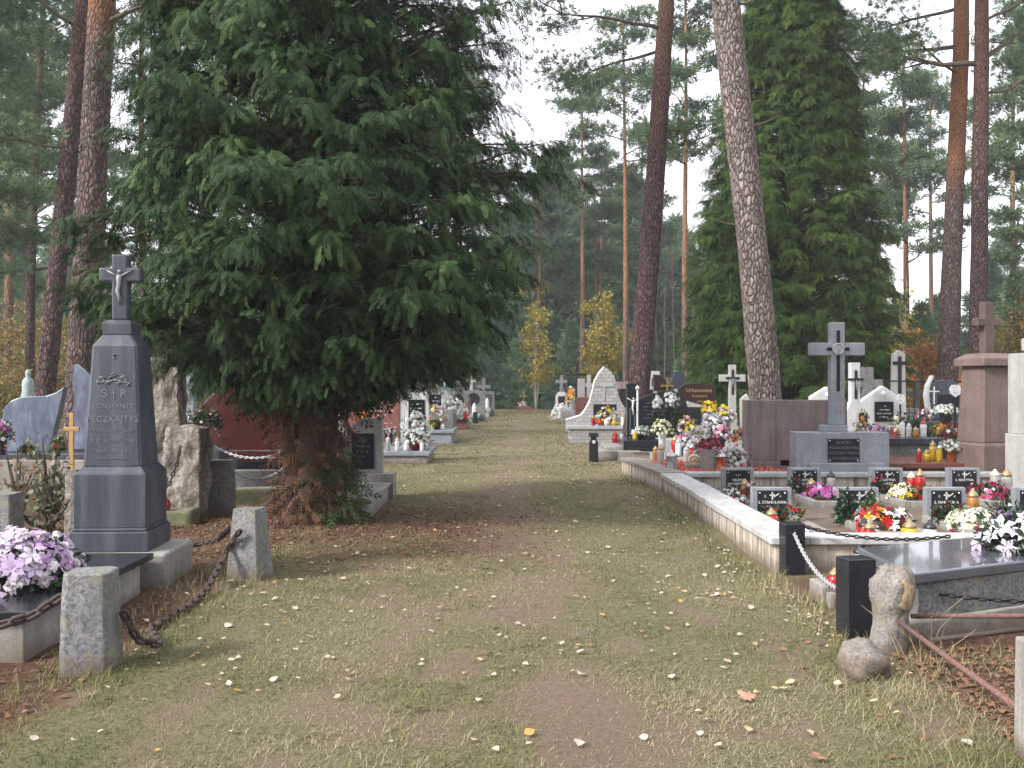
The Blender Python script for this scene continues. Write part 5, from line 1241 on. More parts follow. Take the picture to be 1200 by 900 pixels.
for px, Y, z, k, gl, ld, sc, lb in ((904, 9.6, .1, 'bulb', 'red_glass', 'lid_gold', 1.25, 'big red candle with gold lid before the front plaque next to the lane'), (951, 12.2, .12, 'jar', 'red_glass', 'lid_gold', 1.3, 'small red candle with gold lid among magenta blooms'), (873, 12.3, .12, 'jar', 'amber_glass', 'lid_gold', 1.2, 'gold lidded candle before the bluish plaque'),
        (1078, 12.15, .12, 'tall', 'red_glass', 'lid_gold', 1.25, 'tall bright red candle on the back row grave right of the cross'), (1068, 12.25, .12, 'tall', 'red_glass', 'lid_cream', 1.1, 'red candle with cream lid left of the tall bright red one'), (1019, 8.85, .07, 'jar', 'red_glass', 'lid_gold', 1.2, 'red jar candle just inside the wall beneath the orange red wreath'), (1013, 8.95, .07, 'jar', 'red_glass', 'lid_dark', 1.25, 'dark lidded red candle behind the red jar candle at the wall'),
        (1066, 8.9, .06, 'bulb', 'yellow_glass', 'lid_gold', 1.4, 'large round yellow candle with gold lid just inside the wall'), (1090, 8.8, .06, 'jar', 'white_glass', 'lid_dark', 1.35, 'white candle with dark blue lid right of the round yellow one'), (1140, 10.15, .1, 'tall', 'amber_glass', 'lid_gold', 1.2, 'amber candle with gold lid above the pale green wreath'), (1166, 12.3, .12, 'tall', 'clear_glass', 'lid_cream', 1.2, 'clear candle behind the wide crimson arrangement'),
        (1170, 9.35, .06, 'jar', 'red_glass', 'red_glass', 1.3, 'red candle between the pale green wreath and white carnations'), (974, 12.55, .1, 'tall', 'clear_glass', 'lid_dark', 1.1, 'clear glass candle with dark lid at the foot of the cross pedestal'), (1060, 12.5, .1, 'jar', 'white_glass', 'lid_gold', .9, 'tiny white candle behind the yellow cream sheaf')):
    candle((XX(px, Y), Y, z), k, gl, ld, lb, sc)

# posts and chain of the black tomb in front
def post(label, px, py, w_, d_, h_, rz=0, name='granite_post'):
    p = P(px, py); o = MB().box(-w_/2, w_/2, -d_/2, d_/2, -.1, h_).build(name, 'black_granite', bevel=.006, loc=(p.x, p.y+d_/2, 0)); o.rotation_euler = (0, 0, rz); return tag(o, label, 'post')
post('polished black granite post at the near end of the pale wall', 931, 673, .165, .14, .40, .12)
post('polished black granite post, the nearer one beside the rough stake', 1008, 750, .18, .15, .475, .2)
p0 = P(931, 670); p1 = P(1008, 750)
chain('silver_chain', 'pale chain hanging between the two black granite posts', sag((p0.x-.02, p0.y-.02, .34), (p1.x-.06, p1.y+.1, .27), .10, 14), .062, .0062, 'silver_chain')
bt = thing('tomb', 'polished black tomb slab on a grey granite base at the right edge', 'grave', (2.35, 5.75, 0))
def off(pts, d):
    cx = sum(p[0] for p in pts)/4; cy_ = sum(p[1] for p in pts)/4
    return [(x+d*(1 if x > cx else -1), y+d*(1 if y > cy_ else -1)) for x, y in pts]
q4 = [(0, 0), (2.3, 1.12), (2.2, 1.95), (0.0, .92)]
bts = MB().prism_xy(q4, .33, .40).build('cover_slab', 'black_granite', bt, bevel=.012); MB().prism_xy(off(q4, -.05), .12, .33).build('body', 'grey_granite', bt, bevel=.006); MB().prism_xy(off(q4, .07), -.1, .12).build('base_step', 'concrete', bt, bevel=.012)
stone('painted_sky_sheen', (.085, .094, .11), (.15, .162, .185), 120, .12, .01)  # black granite greyed: the sky's reflection is put into its base colour
bts.data.materials[0] = MATS['painted_sky_sheen']; [n for n in MATS['painted_sky_sheen'].node_tree.nodes if n.type == 'BSDF_PRINCIPLED'][0].inputs['Coat Weight'].default_value = .6
flowers('flower_wreath', 'white and violet lilies on dark green at the edge of the black tomb slab', (XX(1197, 6.5), 6.55, .40), .31, .26, [('petal_lilac', 'lily', 14, .19), ('petal_white', 'lily', 10, .18), ('petal_violet', 'carnation', 4, .1)], leaf='leaf_dark', leaves=280, ls=.13, low=.0)
chain('dark_chain', 'dark chain running from the black post back along the wall cap', sag((p0.x+.06, p0.y, .37), (p0.x+1.1, p0.y-.35, .34), .06, 10), .05, .007, 'iron', False)
for px, py, z, k, gl, ld, sc, lb in ((978, 690, .16, 'bulb', 'red_glass', 'lid_gold', .85, 'bright red candle between the two black posts'), (987, 694, .14, 'jar', 'yellow_glass', 'lid_gold', .8, 'yellow candle half behind the nearer black post'), (1032, 672, .22, 'tall', 'red_glass', 'lid_cream', .62, 'red candle with cream lid against the left end of the black tomb'), (1007, 668, .2, 'jar', 'clear_glass', 'lid_dark', 1.0, 'dark lidded candle behind the nearer black post'),
        (1077, 714, .13, 'jar', 'white_glass', 'white_glass', .55, 'small white candle by the tomb base behind the rough stake')):
    p = P(px, py, z); candle(p, k, gl, ld, lb, sc)
pl_ = MB().box(-.16, .16, -.14, .14, -.1, .13).build('stone_block', 'concrete', bevel=.012, loc=P(982, 700, .02)); pl_.location.z = 0; tag(pl_, 'small concrete block carrying the red and yellow candles', 'stone'); 
pp = P(978, 710, 0); pc = thing('plastic_cup', 'empty clear plastic cup on the soil beside the nearer black post', 'cup', P(975, 713, .0)); MB().lathe([(.03, 0), (.034, .01), (.042, .1), (.044, .102), (.04, .10)], 12).build('cup', 'clear_glass', pc, smooth=True)
# rough stake, boulder, rusty pipes, concrete post
def stake():
    rings = []; n = 12
    for z, rx, ry, dx in ((-.1, .10, .1, -.02), (.05, .1, .1, -.015), (.14, .098, .1, -.01), (.24, .105, .1, 0), (.32, .118, .11, .01), (.40, .12, .11, .012), (.455, .10, .09, .015), (.485, .055, .05, .025)):
        rings.append([(dx+rx*math.cos(2*math.pi*k/n), ry*math.sin(2*math.pi*k/n), z+(.02*math.sin(k*2.1) if z > .4 else 0)) for k in range(n)])
    vs = [p for r in rings for p in r]; fs = [(i*n+k, i*n+(k+1) % n, (i+1)*n+(k+1) % n, (i+1)*n+k) for i in range(len(rings)-1) for k in range(n)]+[tuple((len(rings)-1)*n+k for k in range(n)), tuple(range(n-1, -1, -1))]
    r = thing('stone_stake', 'broken rough granite stake with ochre chipped face and a rusty pipe through it', 'post', P(1044, 765))
    b = MB().add(vs, fs).build('shaft', 'field_stone', r); roughen(b, .032, 10, 2, 4)
    c = MB().add([(.02+.075*math.cos(2*math.pi*k/10)*(.8 if k % 3 else 1.05), -.112-.006*math.sin(k), .345+.09*math.sin(2*math.pi*k/10)) for k in range(10)]+[(.02, -.098, .345)], [(k, (k+1) % 10, 10) for k in range(10)])
    c = MB()
    n2 = 12; outer = [(.035+.062*math.cos(2*math.pi*k/n2)*(1+.15*math.sin(k*2.7)), .345+.088*math.sin(2*math.pi*k/n2)*(1+.12*math.cos(k*1.9))) for k in range(n2)]
    c.add([(x, -.085, z) for x, z in outer]+[(x*.9+.003, -.118+.02*abs(x-.03)/.06, z*.9+.0345) for x, z in outer], [(k, (k+1) % n2, (k+1) % n2+n2, k+n2) for k in range(n2)]+[tuple(range(n2, 2*n2))])
    roughen(c.build('chipped_face', 'broken_face', r), .012, 14, 2, 2)
    return r
stake()
def boulder(label, loc, dims, seed, rz=0):
    bm = bmesh.new(); bmesh.ops.create_icosphere(bm, subdivisions=4, radius=.5); off_ = Vector((seed*2.3, seed, 0))
    for v in bm.verts:
        q = v.co*2.2+off_; d = noise.noise(q)*.25+noise.noise(q*2.4)*.1+noise.noise(q*6)*.07
        v.co = v.co*(1+d); v.co.x *= dims[0]; v.co.y *= dims[1]; v.co.z *= dims[2]; v.co.x += -.12*v.co.z
    me = bpy.data.meshes.new('boulder'); bm.to_mesh(me); bm.free(); me.polygons.foreach_set('use_smooth', [True]*len(me.polygons)); me.materials.append(MATS['field_stone'])
    o = bpy.data.objects.new('boulder', me); COL.objects.link(o); o.location = loc; o.rotation_euler = (.1, .15, rz); return tag(o, label, 'stone')
b0 = P(1020, 803); boulder('pale granite boulder lying at the foot of the rough stake', (b0.x, b0.y+.1, .07), (.27, .22, .24), 3, .3)
a0 = P(1050, 726, .2); a1 = P(1200, 834, .185)
o = MB().tube([a0+Vector((0, .0, 0)), a0.lerp(a1, .5)+Vector((0, 0, -.006)), a1+(a1-a0)*.02], .0135, 10).build('rusty_pipe', 'rusty_pipe', smooth=True); tag(o, 'rusty iron pipe rail running from the stake towards the concrete post', 'pipe')
o = MB().tube([P(1068, 722, .19), P(1330, 722, .19)], .014, 10).build('rusty_pipe', 'rusty_pipe', smooth=True); tag(o, 'straight level rusty pipe along the base of the black tomb', 'pipe')
o = MB().tube([P(1092, 750, .10), P(1240, 733, .13)], .014, 10).build('rusty_pipe', 'rust', smooth=True); tag(o, 'dark rusty pipe lying lowest behind the stake', 'pipe')
chain('dark_chain', 'thin dark chain slack in front of the black tomb base', sag(P(1068, 690, .27), P(1230, 705, .26), .02, 10), .055, .007, 'iron')
o = MB().box(0, .14, 0, .14, -.1, .485, .006, .006).build('concrete_post', 'concrete', bevel=.008, loc=(2.035, 3.85, 0)); tag(o, 'weathered concrete post at the right edge of the picture', 'post')
# dry stems by the stake
stm = MB(); rdm = random.Random(3)
for k in range(16):
    p = P(rdm.uniform(1040, 1110), rdm.uniform(758, 790)); a = rdm.uniform(0, 6.28); l = rdm.uniform(.12, .34)
    stm.tube([p, p+Vector((math.cos(a)*l*.3, math.sin(a)*l*.2, l*.6)), p+Vector((math.cos(a)*l*.8, math.sin(a)*l*.5, l))], [.0022, .0018, .001], 4)
plain('straw', (.36, .28, .16), .8); o = stm.build('dry_stems', 'straw'); tag(o, kind='stuff')

# ---- behind the plot: the granite cross of the convent sisters
mc = thing('cross_monument', 'tall grey granite cross on a broad pedestal with a black plaque', 'monument', (XX(987, 14.1), 13.95, 0))
MB().box(-.66, .66, .1, .5, -.1, .83).build('pedestal', 'blue_grey_granite', mc, bevel=.012); MB().box(-.5, .56, -.02, .098, -.1, .40).build('step', 'blue_grey_granite', mc, bevel=.012)
MB().box(-.25, .1, .2, .45, .83, .93).build('collar', 'blue_grey_granite', mc, bevel=.01)
MB().cross(-.03, .93, 2.42, 2.03, .78, .2, .24, .40, .185).build('cross', 'blue_grey_granite', mc, bevel=.012)
MB().cross(-.03, 1.42, 2.30, 2.03, .32, .045, .225, .2395).build('inset_cross', 'black_granite', mc)
m = MB(); m.tube([(-.03+.075*math.cos(2*math.pi*k/20), .225, 2.03+.075*math.sin(2*math.pi*k/20)) for k in range(20)], .016, 6, closed=True); m.lathe([(.07, 0), (.07, .012)], 16); m.v[-32:] = [(q[0]-.03, .236-q[2], 2.03+q[1]) for q in m.v[-32:]]
m.build('medallion', 'light_granite', mc, smooth=False); corpus(mc, -.03, .215, 2.0, .22, 'silver_paint', 'face_relief')
MB().box(-.225, .225, .085, .0995, .41, .74).build('plaque', 'black_granite', mc)
for k, t_ in enumerate(('SIOSTRY', 'FRANCISZKANKI', 'RODZINY MARYI', 'Z STUDZIENICZNEJ')): text(t_, .056 if k < 3 else .048, 'letter_grey', mc, (0, .084, .685-.075*k), .0012)
for x in (-.2, .2):
    for z in (.435, .715): m = MB().lathe([(.011, 0), (.011, .006)], 8); m.v = [(q[0]+x, .084-q[2], z+q[1]) for q in m.v]; m.build('screw', 'white_metal', mc)
# red concrete slab with a square recess
rc = thing('concrete_slab', 'upright reddish concrete slab with a small dark square hole', 'slab', (XX(927, 15.0), 15.0, 0))
MB().box(-.68, .86, 0, .3, .36, 1.28).box(-.68, -.16, 0, .3, .27, .3595).box(.0, .86, 0, .3, .27, .3595).box(-.68, .86, .0, .3, -.1, .2695).build('slab', 'red_concrete', rc, bevel=.008)
MB().box(-.159, -.001, .12, .2, .271, .3585).build('recess', 'brown_granite', rc)
# pink pillar with its broken cross
pk = thing('pillar_monument', 'pink granite pillar with a chipped cap and a worn stone cross on top', 'monument', (XX(1160, 14.6), 14.7, 0), .25)
MB().box(-.32, .32, -.32, .32, -.1, .60).box(-.32, .32, -.32, .32, .60, .66, .03, .03).build('base', 'pink_granite', pk, bevel=.012)
MB().box(-.29, .29, -.29, .29, .66, 1.79, .05, .05).build('shaft', 'pink_granite', pk, bevel=.015)
MB().box(-.325, .325, -.325, .325, 1.79, 1.90).box(-.325, .325, -.325, .325, 1.90, 1.98, .13, .13).build('cap', 'pink_granite', pk, bevel=.012)
stone('weathered_granite', (.075, .05, .045), (.15, .105, .096), 85, .85, .3); MB().cross(.0, 1.97, 2.75, 2.45, .42, .16, -.07, .07, .12).build('cross', 'weathered_granite', pk, bevel=.015)
# pale stele at the right edge
ps = thing('tombstone', 'broad pale stone stele at the right edge of the picture', 'tombstone', (XX(1243, 12.9), 12.95, 0))
MB().box(-.56, .5, -.2, .3, -.1, .86).build('base', 'pale_stone', ps, bevel=.015); MB().box(-.53, .5, -.17, .28, .86, 1.93).build('headstone', 'pale_stone', ps, bevel=.012)
MB().box(-.40, .4, -.08, .18, 1.97, 2.13).build('crossbar', 'pale_stone', ps, bevel=.01); MB().box(-.12, .12, -.09, .17, 1.93, 2.5).build('cross', 'pale_stone', ps, bevel=.01); MB().box(-.6, .5, -.28, .35, -.1, .16).build('step', 'concrete', ps, bevel=.012)
strokes(ps, 'letter_grey', -.2, .75, .35, (.6, .9, .5), .08, -.201, 4)
jn = candle((XX(1182, 12.4), 12.45, .06), 'tall', 'clear_glass', 'lid_gold', 'large clear candle at the foot of the broad pale stele', 1.4)

# ---- graves between the wall and the sail shaped tomb
stp = P(696, 542)
lp = thing('lamp_pedestal', 'little black granite post with a notch and round emblem at the lane edge', 'post', (stp.x, stp.y+.1, 0)); MB().box(-.095, .095, -.09, .09, -.05, .42, .012, .01).build('post', 'black_granite', lp, bevel=.012); MB().box(-.055, .055, -.06, .06, .42, .50).build('neck', 'black_granite', lp); MB().box(-.1, .1, -.09, .09, .50, .58, .012, .01).build('cap', 'black_granite', lp, bevel=.008)
em = MB().lathe([(.035, 0), (.035, .006), (.02, .009)], 12); em.v = [(q[0], -.092-q[2]+.006, .40+q[1]) for q in em.v]; em.build('emblem', 'white_metal', lp)
lg = thing('tomb', 'low mossy concrete grave border right of the little black post', 'grave', (XX(722, 19.6), 19.6, 0)); MB().box(-.36, .5, 0, 1.7, -.1, .2).build('border', 'concrete', lg, bevel=.015); MB().box(-.2, .45, .2, 1.5, .2, .27).build('cover_slab', 'terrazzo', lg, bevel=.01)
candle((XX(722, 21), 21.2, .27), 'jar', 'red_glass', 'red_glass', 'red candle on the low mossy concrete grave', 1.4); candle((XX(730, 20.8), 21.0, .27), 'jar', 'white_glass', 'lid_silver', 'white candle on the low mossy concrete grave', 1.2)
bs = thing('tombstone', 'slim black granite stele with a white crucified figure', 'tombstone', (XX(741, 21.6), 21.6, 0)); MB().box(-.13, .13, -.1, .1, -.1, 1.55).build('headstone', 'black_granite', bs, bevel=.008); MB().box(-.2, .2, -.14, .14, -.1, .4).build('plinth', 'black_granite', bs, bevel=.008)
corpus(bs, 0, -.115, 1.08, .72, 'white_paint'); MB().box(-.07, -.05, -.108, -.1005, .42, 1.0).box(.03, .05, -.108, -.1005, .42, .9).build('carved_lines', 'letter_grey', bs)
bh = thing('tombstone', 'black granite tombstone with a sloping rounded top and faint lettering', 'tombstone', (XX(774, 22.2), 22.2, 0))
out = px_out([(748, 508), (802, 508), (806, 482), (803, 468), (797, 461), (786, 458), (774, 458), (760, 462), (748, 468)], 774, 22.2)
MB().prism_xz(out, -.09, .09).build('headstone', 'black_granite', bh, bevel=.012); MB().box(-.55, .65, -.2, .2, -.1, .42).build('plinth', 'black_granite', bh, bevel=.01)
strokes(bh, 'letter_grey', -.2, 1.12, .42, (.7, .95, .8, .6, .9, .5), .085, -.091, 12)
wp = MB().tube([(0, 0, 0), (0, 0, 1.22)], .022, 8).lathe([(.03, 0), (.05, .03), (.0, .1)], 8, (0, 0, 1.22)).build('candle_stick', 'white_paint', loc=(XX(747, 21.2), 21.2, .2)); tag(wp, 'white candle stick between the slim stele and black tombstone', 'stick')
bk = slab_grave('low black granite slab under the sloping black tombstone', XX(730, 19.8), 3.55, 19.7, 21.9, .2, .40, 'black_granite', 'black_granite', inset=.03)
bc = MB().box(-.75, .75, -.08, .08, -.1, .19).build('stone_curb', 'brown_cap', bevel=.01, loc=(2.85, 19.5, 0)); tag(bc, 'brown stone curb before the low black granite slab', 'curb')
chain('dark_chain', 'thin dark chain lying on the curb before the black slab', sag((2.3, 19.35, .26), (3.6, 19.35, .26), .03, 8), .07, .01, 'iron', False)
fl_('flower_pot', 'white chrysanthemum pot on the left of the low black slab', 751, 20.1, .40, .24, .17, [('petal_white', 'mum', 40, .09)], pot='pot_dark', pot_h=.12)
candle((XX(744, 19.95), 19.95, .40), 'jar', 'yellow_glass', 'yellow_glass', 'bright yellow candle left of the white chrysanthemum pot', .95)
fl_('flower_pot', 'cream chrysanthemum in a white pot on the right of the low black slab', 776, 19.2, .0, .27, .27, [('petal_cream', 'mum', 48, .1)], pot='pot_white', pot_h=.6, pot_r=.08)
fl_('flower_pot', 'tall white chrysanthemum, left ball before the black tombstone', 770, 20.9, .40, .17, .72, [('petal_white', 'mum', 22, .13)], pot='pot_dark', pot_h=.25, pot_r=.09, leaf='leaf_dark', leaves=140, low=.8)
fl_('flower_pot', 'tall white chrysanthemum bush, right and wider, before the black tombstone', 787, 21.0, .40, .3, .8, [('petal_white', 'mum', 26, .15)], pot='pot_dark', pot_h=.25, pot_r=.12, leaf='leaf_dark', leaves=380, low=.82, ls=.13)
# brown stone with gold letters
gb = thing('tombstone', 'brown polished tombstone with gold lettering and a waved top', 'tombstone', (XX(817, 24), 24, 0))
out = px_out([(806, 470), (838, 478), (838, 454), (836, 451), (824, 450), (812, 449), (802, 450), (795, 455), (797, 462)], 817, 24); MB().prism_xz(out, -.08, .08).build('headstone', 'brown_granite', gb, bevel=.012)
out = px_out([(801, 505), (829, 505), (829, 475.2), (806, 469.6), (803, 476)], 817, 24); MB().prism_xz(out, -.06, .1).build('pedestal', 'pale_stone', gb, bevel=.01); MB().box(-.3, .1, -.075, -.0605, .55, .98).build('plaque', 'black_granite', gb)
text('Urbanowicz', .13, 'letter_gold', gb, (.03, -.082, 1.385), .004, bold=True); text('Kazimierz', .095, 'letter_gold', gb, (.05, -.082, 1.25), .004); text('Jolanta', .085, 'letter_gold', gb, (.1, -.082, 1.12), .004)
MB().box(-.6, .6, -.5, .3, -.1, .3).build('plinth', 'terrazzo', gb, bevel=.01)
dk = thing('tombstone', 'dark carved tombstone with a small gold cross behind the black one', 'tombstone', (XX(779, 26), 26, 0)); MB().prism_xz([(-.3, -.1), (.32, -.1), (.32, 1.25), (.1, 1.55), (-.12, 1.78), (-.3, 1.8)], -.08, .08).build('headstone', 'brown_granite', dk, bevel=.012); MB().cross(.05, 1.22, 1.7, 1.5, .34, .05, -.11, -.081).build('cross', 'brass', dk)
dk2 = MB().prism_xz([(-.22, -.1), (.24, -.1), (.24, 1.6), (.1, 1.9), (-.1, 1.9), (-.22, 1.6)], -.08, .08).build('tombstone', 'dark_blue_granite', bevel=.012, loc=(XX(795, 27), 27, 0)); tag(dk2, 'narrow dark tombstone peeping over the brown gold lettered one', 'tombstone')
wh = thing('tombstone', 'white stepped tombstone with dark niches right of the leaning pine', 'tombstone', (XX(760, 27), 27, 0)); MB().box(-.34, .3, -.1, .1, -.1, 1.42).box(.02, .3, -.1, .1, 1.42, 1.9).box(-.12, .02, -.09, .09, 1.42, 1.6).build('headstone', 'white_stone', wh, bevel=.01); MB().box(.08, .2, -.115, -.1005, 1.5, 1.72).box(-.02, .1, -.115, -.1005, 1.2, 1.4).build('niche', 'black_granite', wh)
fl_('flower_pot', 'red and white flowers above the black tombstone by the white stepped one', 771, 26.4, 1.1, .2, .2, [('petal_red', 'mum', 14, .11), ('petal_white', 'mum', 6, .1)], pot='pot_dark', pot_h=.4); sb_ = MB().box(-.25, .25, -.2, .2, -.1, 1.1).build('stone_plinth', 'pale_stone', bevel=.01, loc=(XX(771, 26.4), 26.4, 0)); tag(sb_, 'pale plinth carrying red and white flowers behind the black tombstone', 'plinth')
# stone cross monument
sc_ = thing('cross_monument', 'pale rough stone cross with an inset dark cross, left of the pale pine', 'monument', (XX(858, 22), 22, 0)); MB().cross(0, .9, 1.97, 1.67, .58, .16, -.06, .06, .16).prism_xz([(-.16, .4), (.16, .4), (.081, .8995), (-.081, .8995)], -.07, .07).build('cross', 'pale_stone', sc_, bevel=.012); MB().cross(0, 1.3, 1.86, 1.67, .3, .05, -.073, -.0605).build('inset_cross', 'black_granite', sc_); corpus(sc_, 0, -.085, 1.58, .42, 'silver_paint')
MB().prism_xz([(-.3, -.1), (.42, -.1), (.42, 1.1), (.3, 1.32), (.165, 1.2), (.165, .4), (-.3, .4)], -.14, .04).build('headstone', 'pale_stone', sc_, bevel=.012); MB().box(.26, .4, -.155, -.1405, .72, 1.12).build('plaque', 'black_granite', sc_)

# flowers and candles of the red gravel plot and the graves beyond it
zg = .235
pg = thing('planter', 'round grey concrete planter on the red gravel', 'planter', (XX(831, 14.55), 14.6, .22)); MB().lathe([(.115, 0), (.12, .01), (.14, .32), (.145, .33), (.13, .34), (.12, .30)], 18).build('pot', 'pot_grey', pg, smooth=True)
fl_('bouquet', 'crimson and pink flowers in the round concrete planter', 831, 14.6, .55, .26, .16, [('petal_crimson', 'carnation', 32, .1), ('petal_pink', 'carnation', 5, .09)], leaf='leaf_dark', leaves=90, low=-.25)
fl_('bouquet', 'tall mixed pale flowers and greenery behind the concrete planter', 824, 15.6, .3, .22, .62, [('petal_lilac', 'aster', 20, .1), ('petal_white', 'mum', 10, .09)], leaf='leaf_rose', leaves=260, low=-.2)
candle((XX(845, 14.5), 14.5, zg), 'lantern', 'orange_glass', 'lid_silver', 'big orange red lantern beside the concrete planter', 1.3)
candle((XX(787, 14.6), 14.6, zg), 'lantern', 'clear_glass', 'lid_silver', 'square clear lantern with pale candle on the red gravel', 1.3)
candle((XX(774, 15.6), 15.6, zg), 'tall', 'clear_glass', 'lid_gold', 'tall clear candle behind the square lantern', 1.2); candle((XX(769, 16.2), 16.3, zg), 'tall', 'amber_glass', 'lid_gold', 'amber candle left of the white ones at the end of the gravel', .95)
candle((XX(804, 16.0), 16.0, zg), 'tall', 'white_glass', 'white_glass', 'white cup candle in the middle of the gravel plot', 1.0)
ss = thing('seashell_ornament', 'cream spiral shell shaped ornament left of the planter', 'ornament', (XX(813, 14.9), 14.95, .30)); m = MB(); m.tube([(.085*math.cos(a*.5)*(1-a/26), -.02-a*.003, .06+.085*math.sin(a*.5)*(1-a/26)) for a in range(24)], [.034*(1-a/28) for a in range(24)], 8); m.build('shell', 'lid_cream', ss, smooth=True)
sp_ = MB().box(-.12, .12, -.1, .1, .20, .31).build('stone_block', 'concrete', bevel=.02, loc=(XX(813, 14.9), 14.97, 0)); tag(sp_, 'little stone under the spiral shell ornament', 'stone')
fl_('flower_wreath', 'white flower wreath with green ribbon leaning by the red concrete slab', 862, 14.7, .26, .3, .36, [('petal_white', 'mum', 54, .1), ('petal_pink', 'carnation', 5, .11)], leaf='leaf_green', leaves=120, stretch=(1, .6))
fl_('bouquet', 'orange red and white flowers against the left edge of the red concrete slab', 868, 15.4, .5, .2, .26, [('petal_orange', 'lily', 8, .14), ('petal_red', 'carnation', 5, .12), ('petal_white', 'mum', 14, .11)], leaf='leaf_dark', leaves=90, lift=.12)
bx = MB().box(-.4, .3, -.2, .5, -.1, .5).build('grave_slab', 'pale_stone', bevel=.015, loc=(XX(862, 15.5), 15.5, 0)); tag(bx, 'pale grave block behind the white flower wreath', 'grave')
fl_('flower_pot', 'yellow chrysanthemums high beside the gold lettered tombstone', 832, 21, .4, .26, .26, [('petal_yellow', 'mum', 34, .11)], pot='pot_grey', pot_h=.55)
fl_('flower_pot', 'yellow and white blooms below the gold lettered tombstone', 805, 20.6, .25, .25, .34, [('petal_yellow', 'mum', 14, .12), ('petal_white', 'mum', 14, .11), ('petal_pink', 'mum', 8, .1)], pot='pot_white', pot_h=.3)
fl_('flower_pot', 'pink and lilac heather among candles behind the gravel plot', 802, 18.2, .2, .32, .34, [('petal_lilac', 'mum', 20, .1), ('petal_pink', 'mum', 12, .1), ('petal_white', 'mum', 12, .1)], pot='pot_dark', pot_h=.15)
fl_('flower_pot', 'yellow and cream blooms in front of the pale rough cross', 851, 19.6, .5, .24, .26, [('petal_yellow', 'mum', 9, .11), ('petal_pale', 'mum', 20, .11)], pot='pot_grey', pot_h=.35)
fl_('flower_pot', 'white and lilac blue flowers between the yellow pots', 836, 19.4, .4, .3, .3, [('petal_white', 'mum', 24, .12), ('petal_lilac', 'mum', 18, .12)], pot='pot_dark', pot_h=.3)
fl_('flower_pot', 'pink flowers below the yellow and cream blooms', 845, 18.2, .35, .22, .26, [('petal_pink', 'mum', 18, .11), ('petal_pale', 'mum', 14, .1)], pot='pot_dark', pot_h=.2)
for px, Y, z, w_ in ((820, 19.6, .42, 1.5), (812, 17.9, .22, 1.3)):
    b_ = MB().box(-w_/2, w_/2, -.5, 1.0, -.1, z-.01).build('grave_slab', 'light_granite' if w_ > 1.4 else 'terrazzo', bevel=.015, loc=(XX(px, Y), Y, 0)); tag(b_, 'broad pale grave slab under the yellow and white pots' if w_ > 1.4 else 'low terrazzo grave slab under the pink heather', 'grave')
for px, Y, z, k, gl, ld, sc, lb in ((791, 18.0, .22, 'tall', 'red_glass', 'lid_gold', 1.3, 'red candle among the heather behind the gravel plot'), (795, 17.8, .22, 'tall', 'white_glass', 'lid_silver', 1.2, 'white candle right of the red one behind the gravel plot'), (822, 17.7, .22, 'tall', 'clear_glass', 'lid_gold', 1.2, 'clear candle before the mixed pale flowers'), (811, 17.6, .22, 'jar', 'red_glass', 'lid_silver', 1.4, 'round red jar at the edge of the terrazzo slab'), (829, 19.3, .41, 'tall', 'clear_glass', 'lid_silver', 1.4, 'clear lantern candle below the yellow chrysanthemums')):
    candle((XX(px, Y), Y, z), k, gl, ld, lb, sc)

# the sail shaped tomb
sl_ = thing('tomb', 'sail shaped tomb of pale stone blocks with a polished rim and dark plaque', 'grave', (XX(700, 26.6), 26.6, 0))
lft = [(663, 492), (680, 487), (686, 480), (691, 470), (694, 458), (697, 446), (702, 437), (708, 430)]
rgt = [(713, 433), (719, 440), (722, 449), (724, 462), (728, 472), (734, 481), (740, 487), (742, 500)]
out = px_out([(663, 505), (742, 505)]+rgt[::-1]+lft[::-1], 700, 26.6)
mm, nt, b, o = new_mat('block_masonry'); co = coords(nt)
sw = nt.nodes.new('ShaderNodeMapping'); sw.inputs['Rotation'].default_value = (R(90), 0, 0); nt.links.new(co, sw.inputs[0])
br = N(nt, 'TexBrick', Scale=1.0); br.inputs['Brick Width'].default_value = .2; br.inputs['Row Height'].default_value = .09; br.inputs['Mortar Size'].default_value = .008
br.inputs['Color1'].default_value = (.42, .41, .4, 1); br.inputs['Color2'].default_value = (.3, .29, .28, 1); br.inputs['Mortar'].default_value = (.17, .165, .16, 1); nt.links.new(sw.outputs[0], br.inputs['Vector'])
nt.links.new(mixc(nt, ramp(nt, [(.4, 0), (.65, .5)], noise_t(nt, co, 20, 5)).outputs[0], br.outputs[0], (.25, .24, .23)), b.inputs['Base Color']); b.inputs['Roughness'].default_value = .8
MB().prism_xz(out, -.13, .13).build('headstone', 'block_masonry', sl_, bevel=.008)
MB().tube([(x, -.07, z) for x, z in px_out(lft, 700, 26.6)], .035, 8).build('rim', 'white_metal', sl_, smooth=True)
MB().box(-.12, .5, -.145, -.1305, .44, 1.0).build('niche', 'black_granite', sl_); MB().box(-.05, .43, -.16, -.1455, .5, .82).build('plaque', 'dark_blue_granite', sl_)
MB().box(-.1, .44, -.15, -.1305, 1.48, 1.58).box(.15, .2, -.15, -.1305, 1.1, 1.48).build('cross', 'light_granite', sl_)
MB().box(-.8, 1.0, -.9, -.14, -.1, .36).build('curb', 'block_masonry', sl_, bevel=.01); MB().box(-.86, 1.06, -.95, -.135, .36, .45).build('cover_slab', 'light_granite', sl_, bevel=.01)
fl_('flower_arrangement', 'yellow chrysanthemums ringed by white and grey green wreath on the sail shaped tomb', 712, 26.0, .45, .42, .5, [('petal_yellow', 'mum', 22, .15), ('petal_white', 'mum', 18, .14), ('petal_pale', 'mum', 10, .13)], leaf='leaf_dark', leaves=200, lift=.05, stretch=(1, .6))
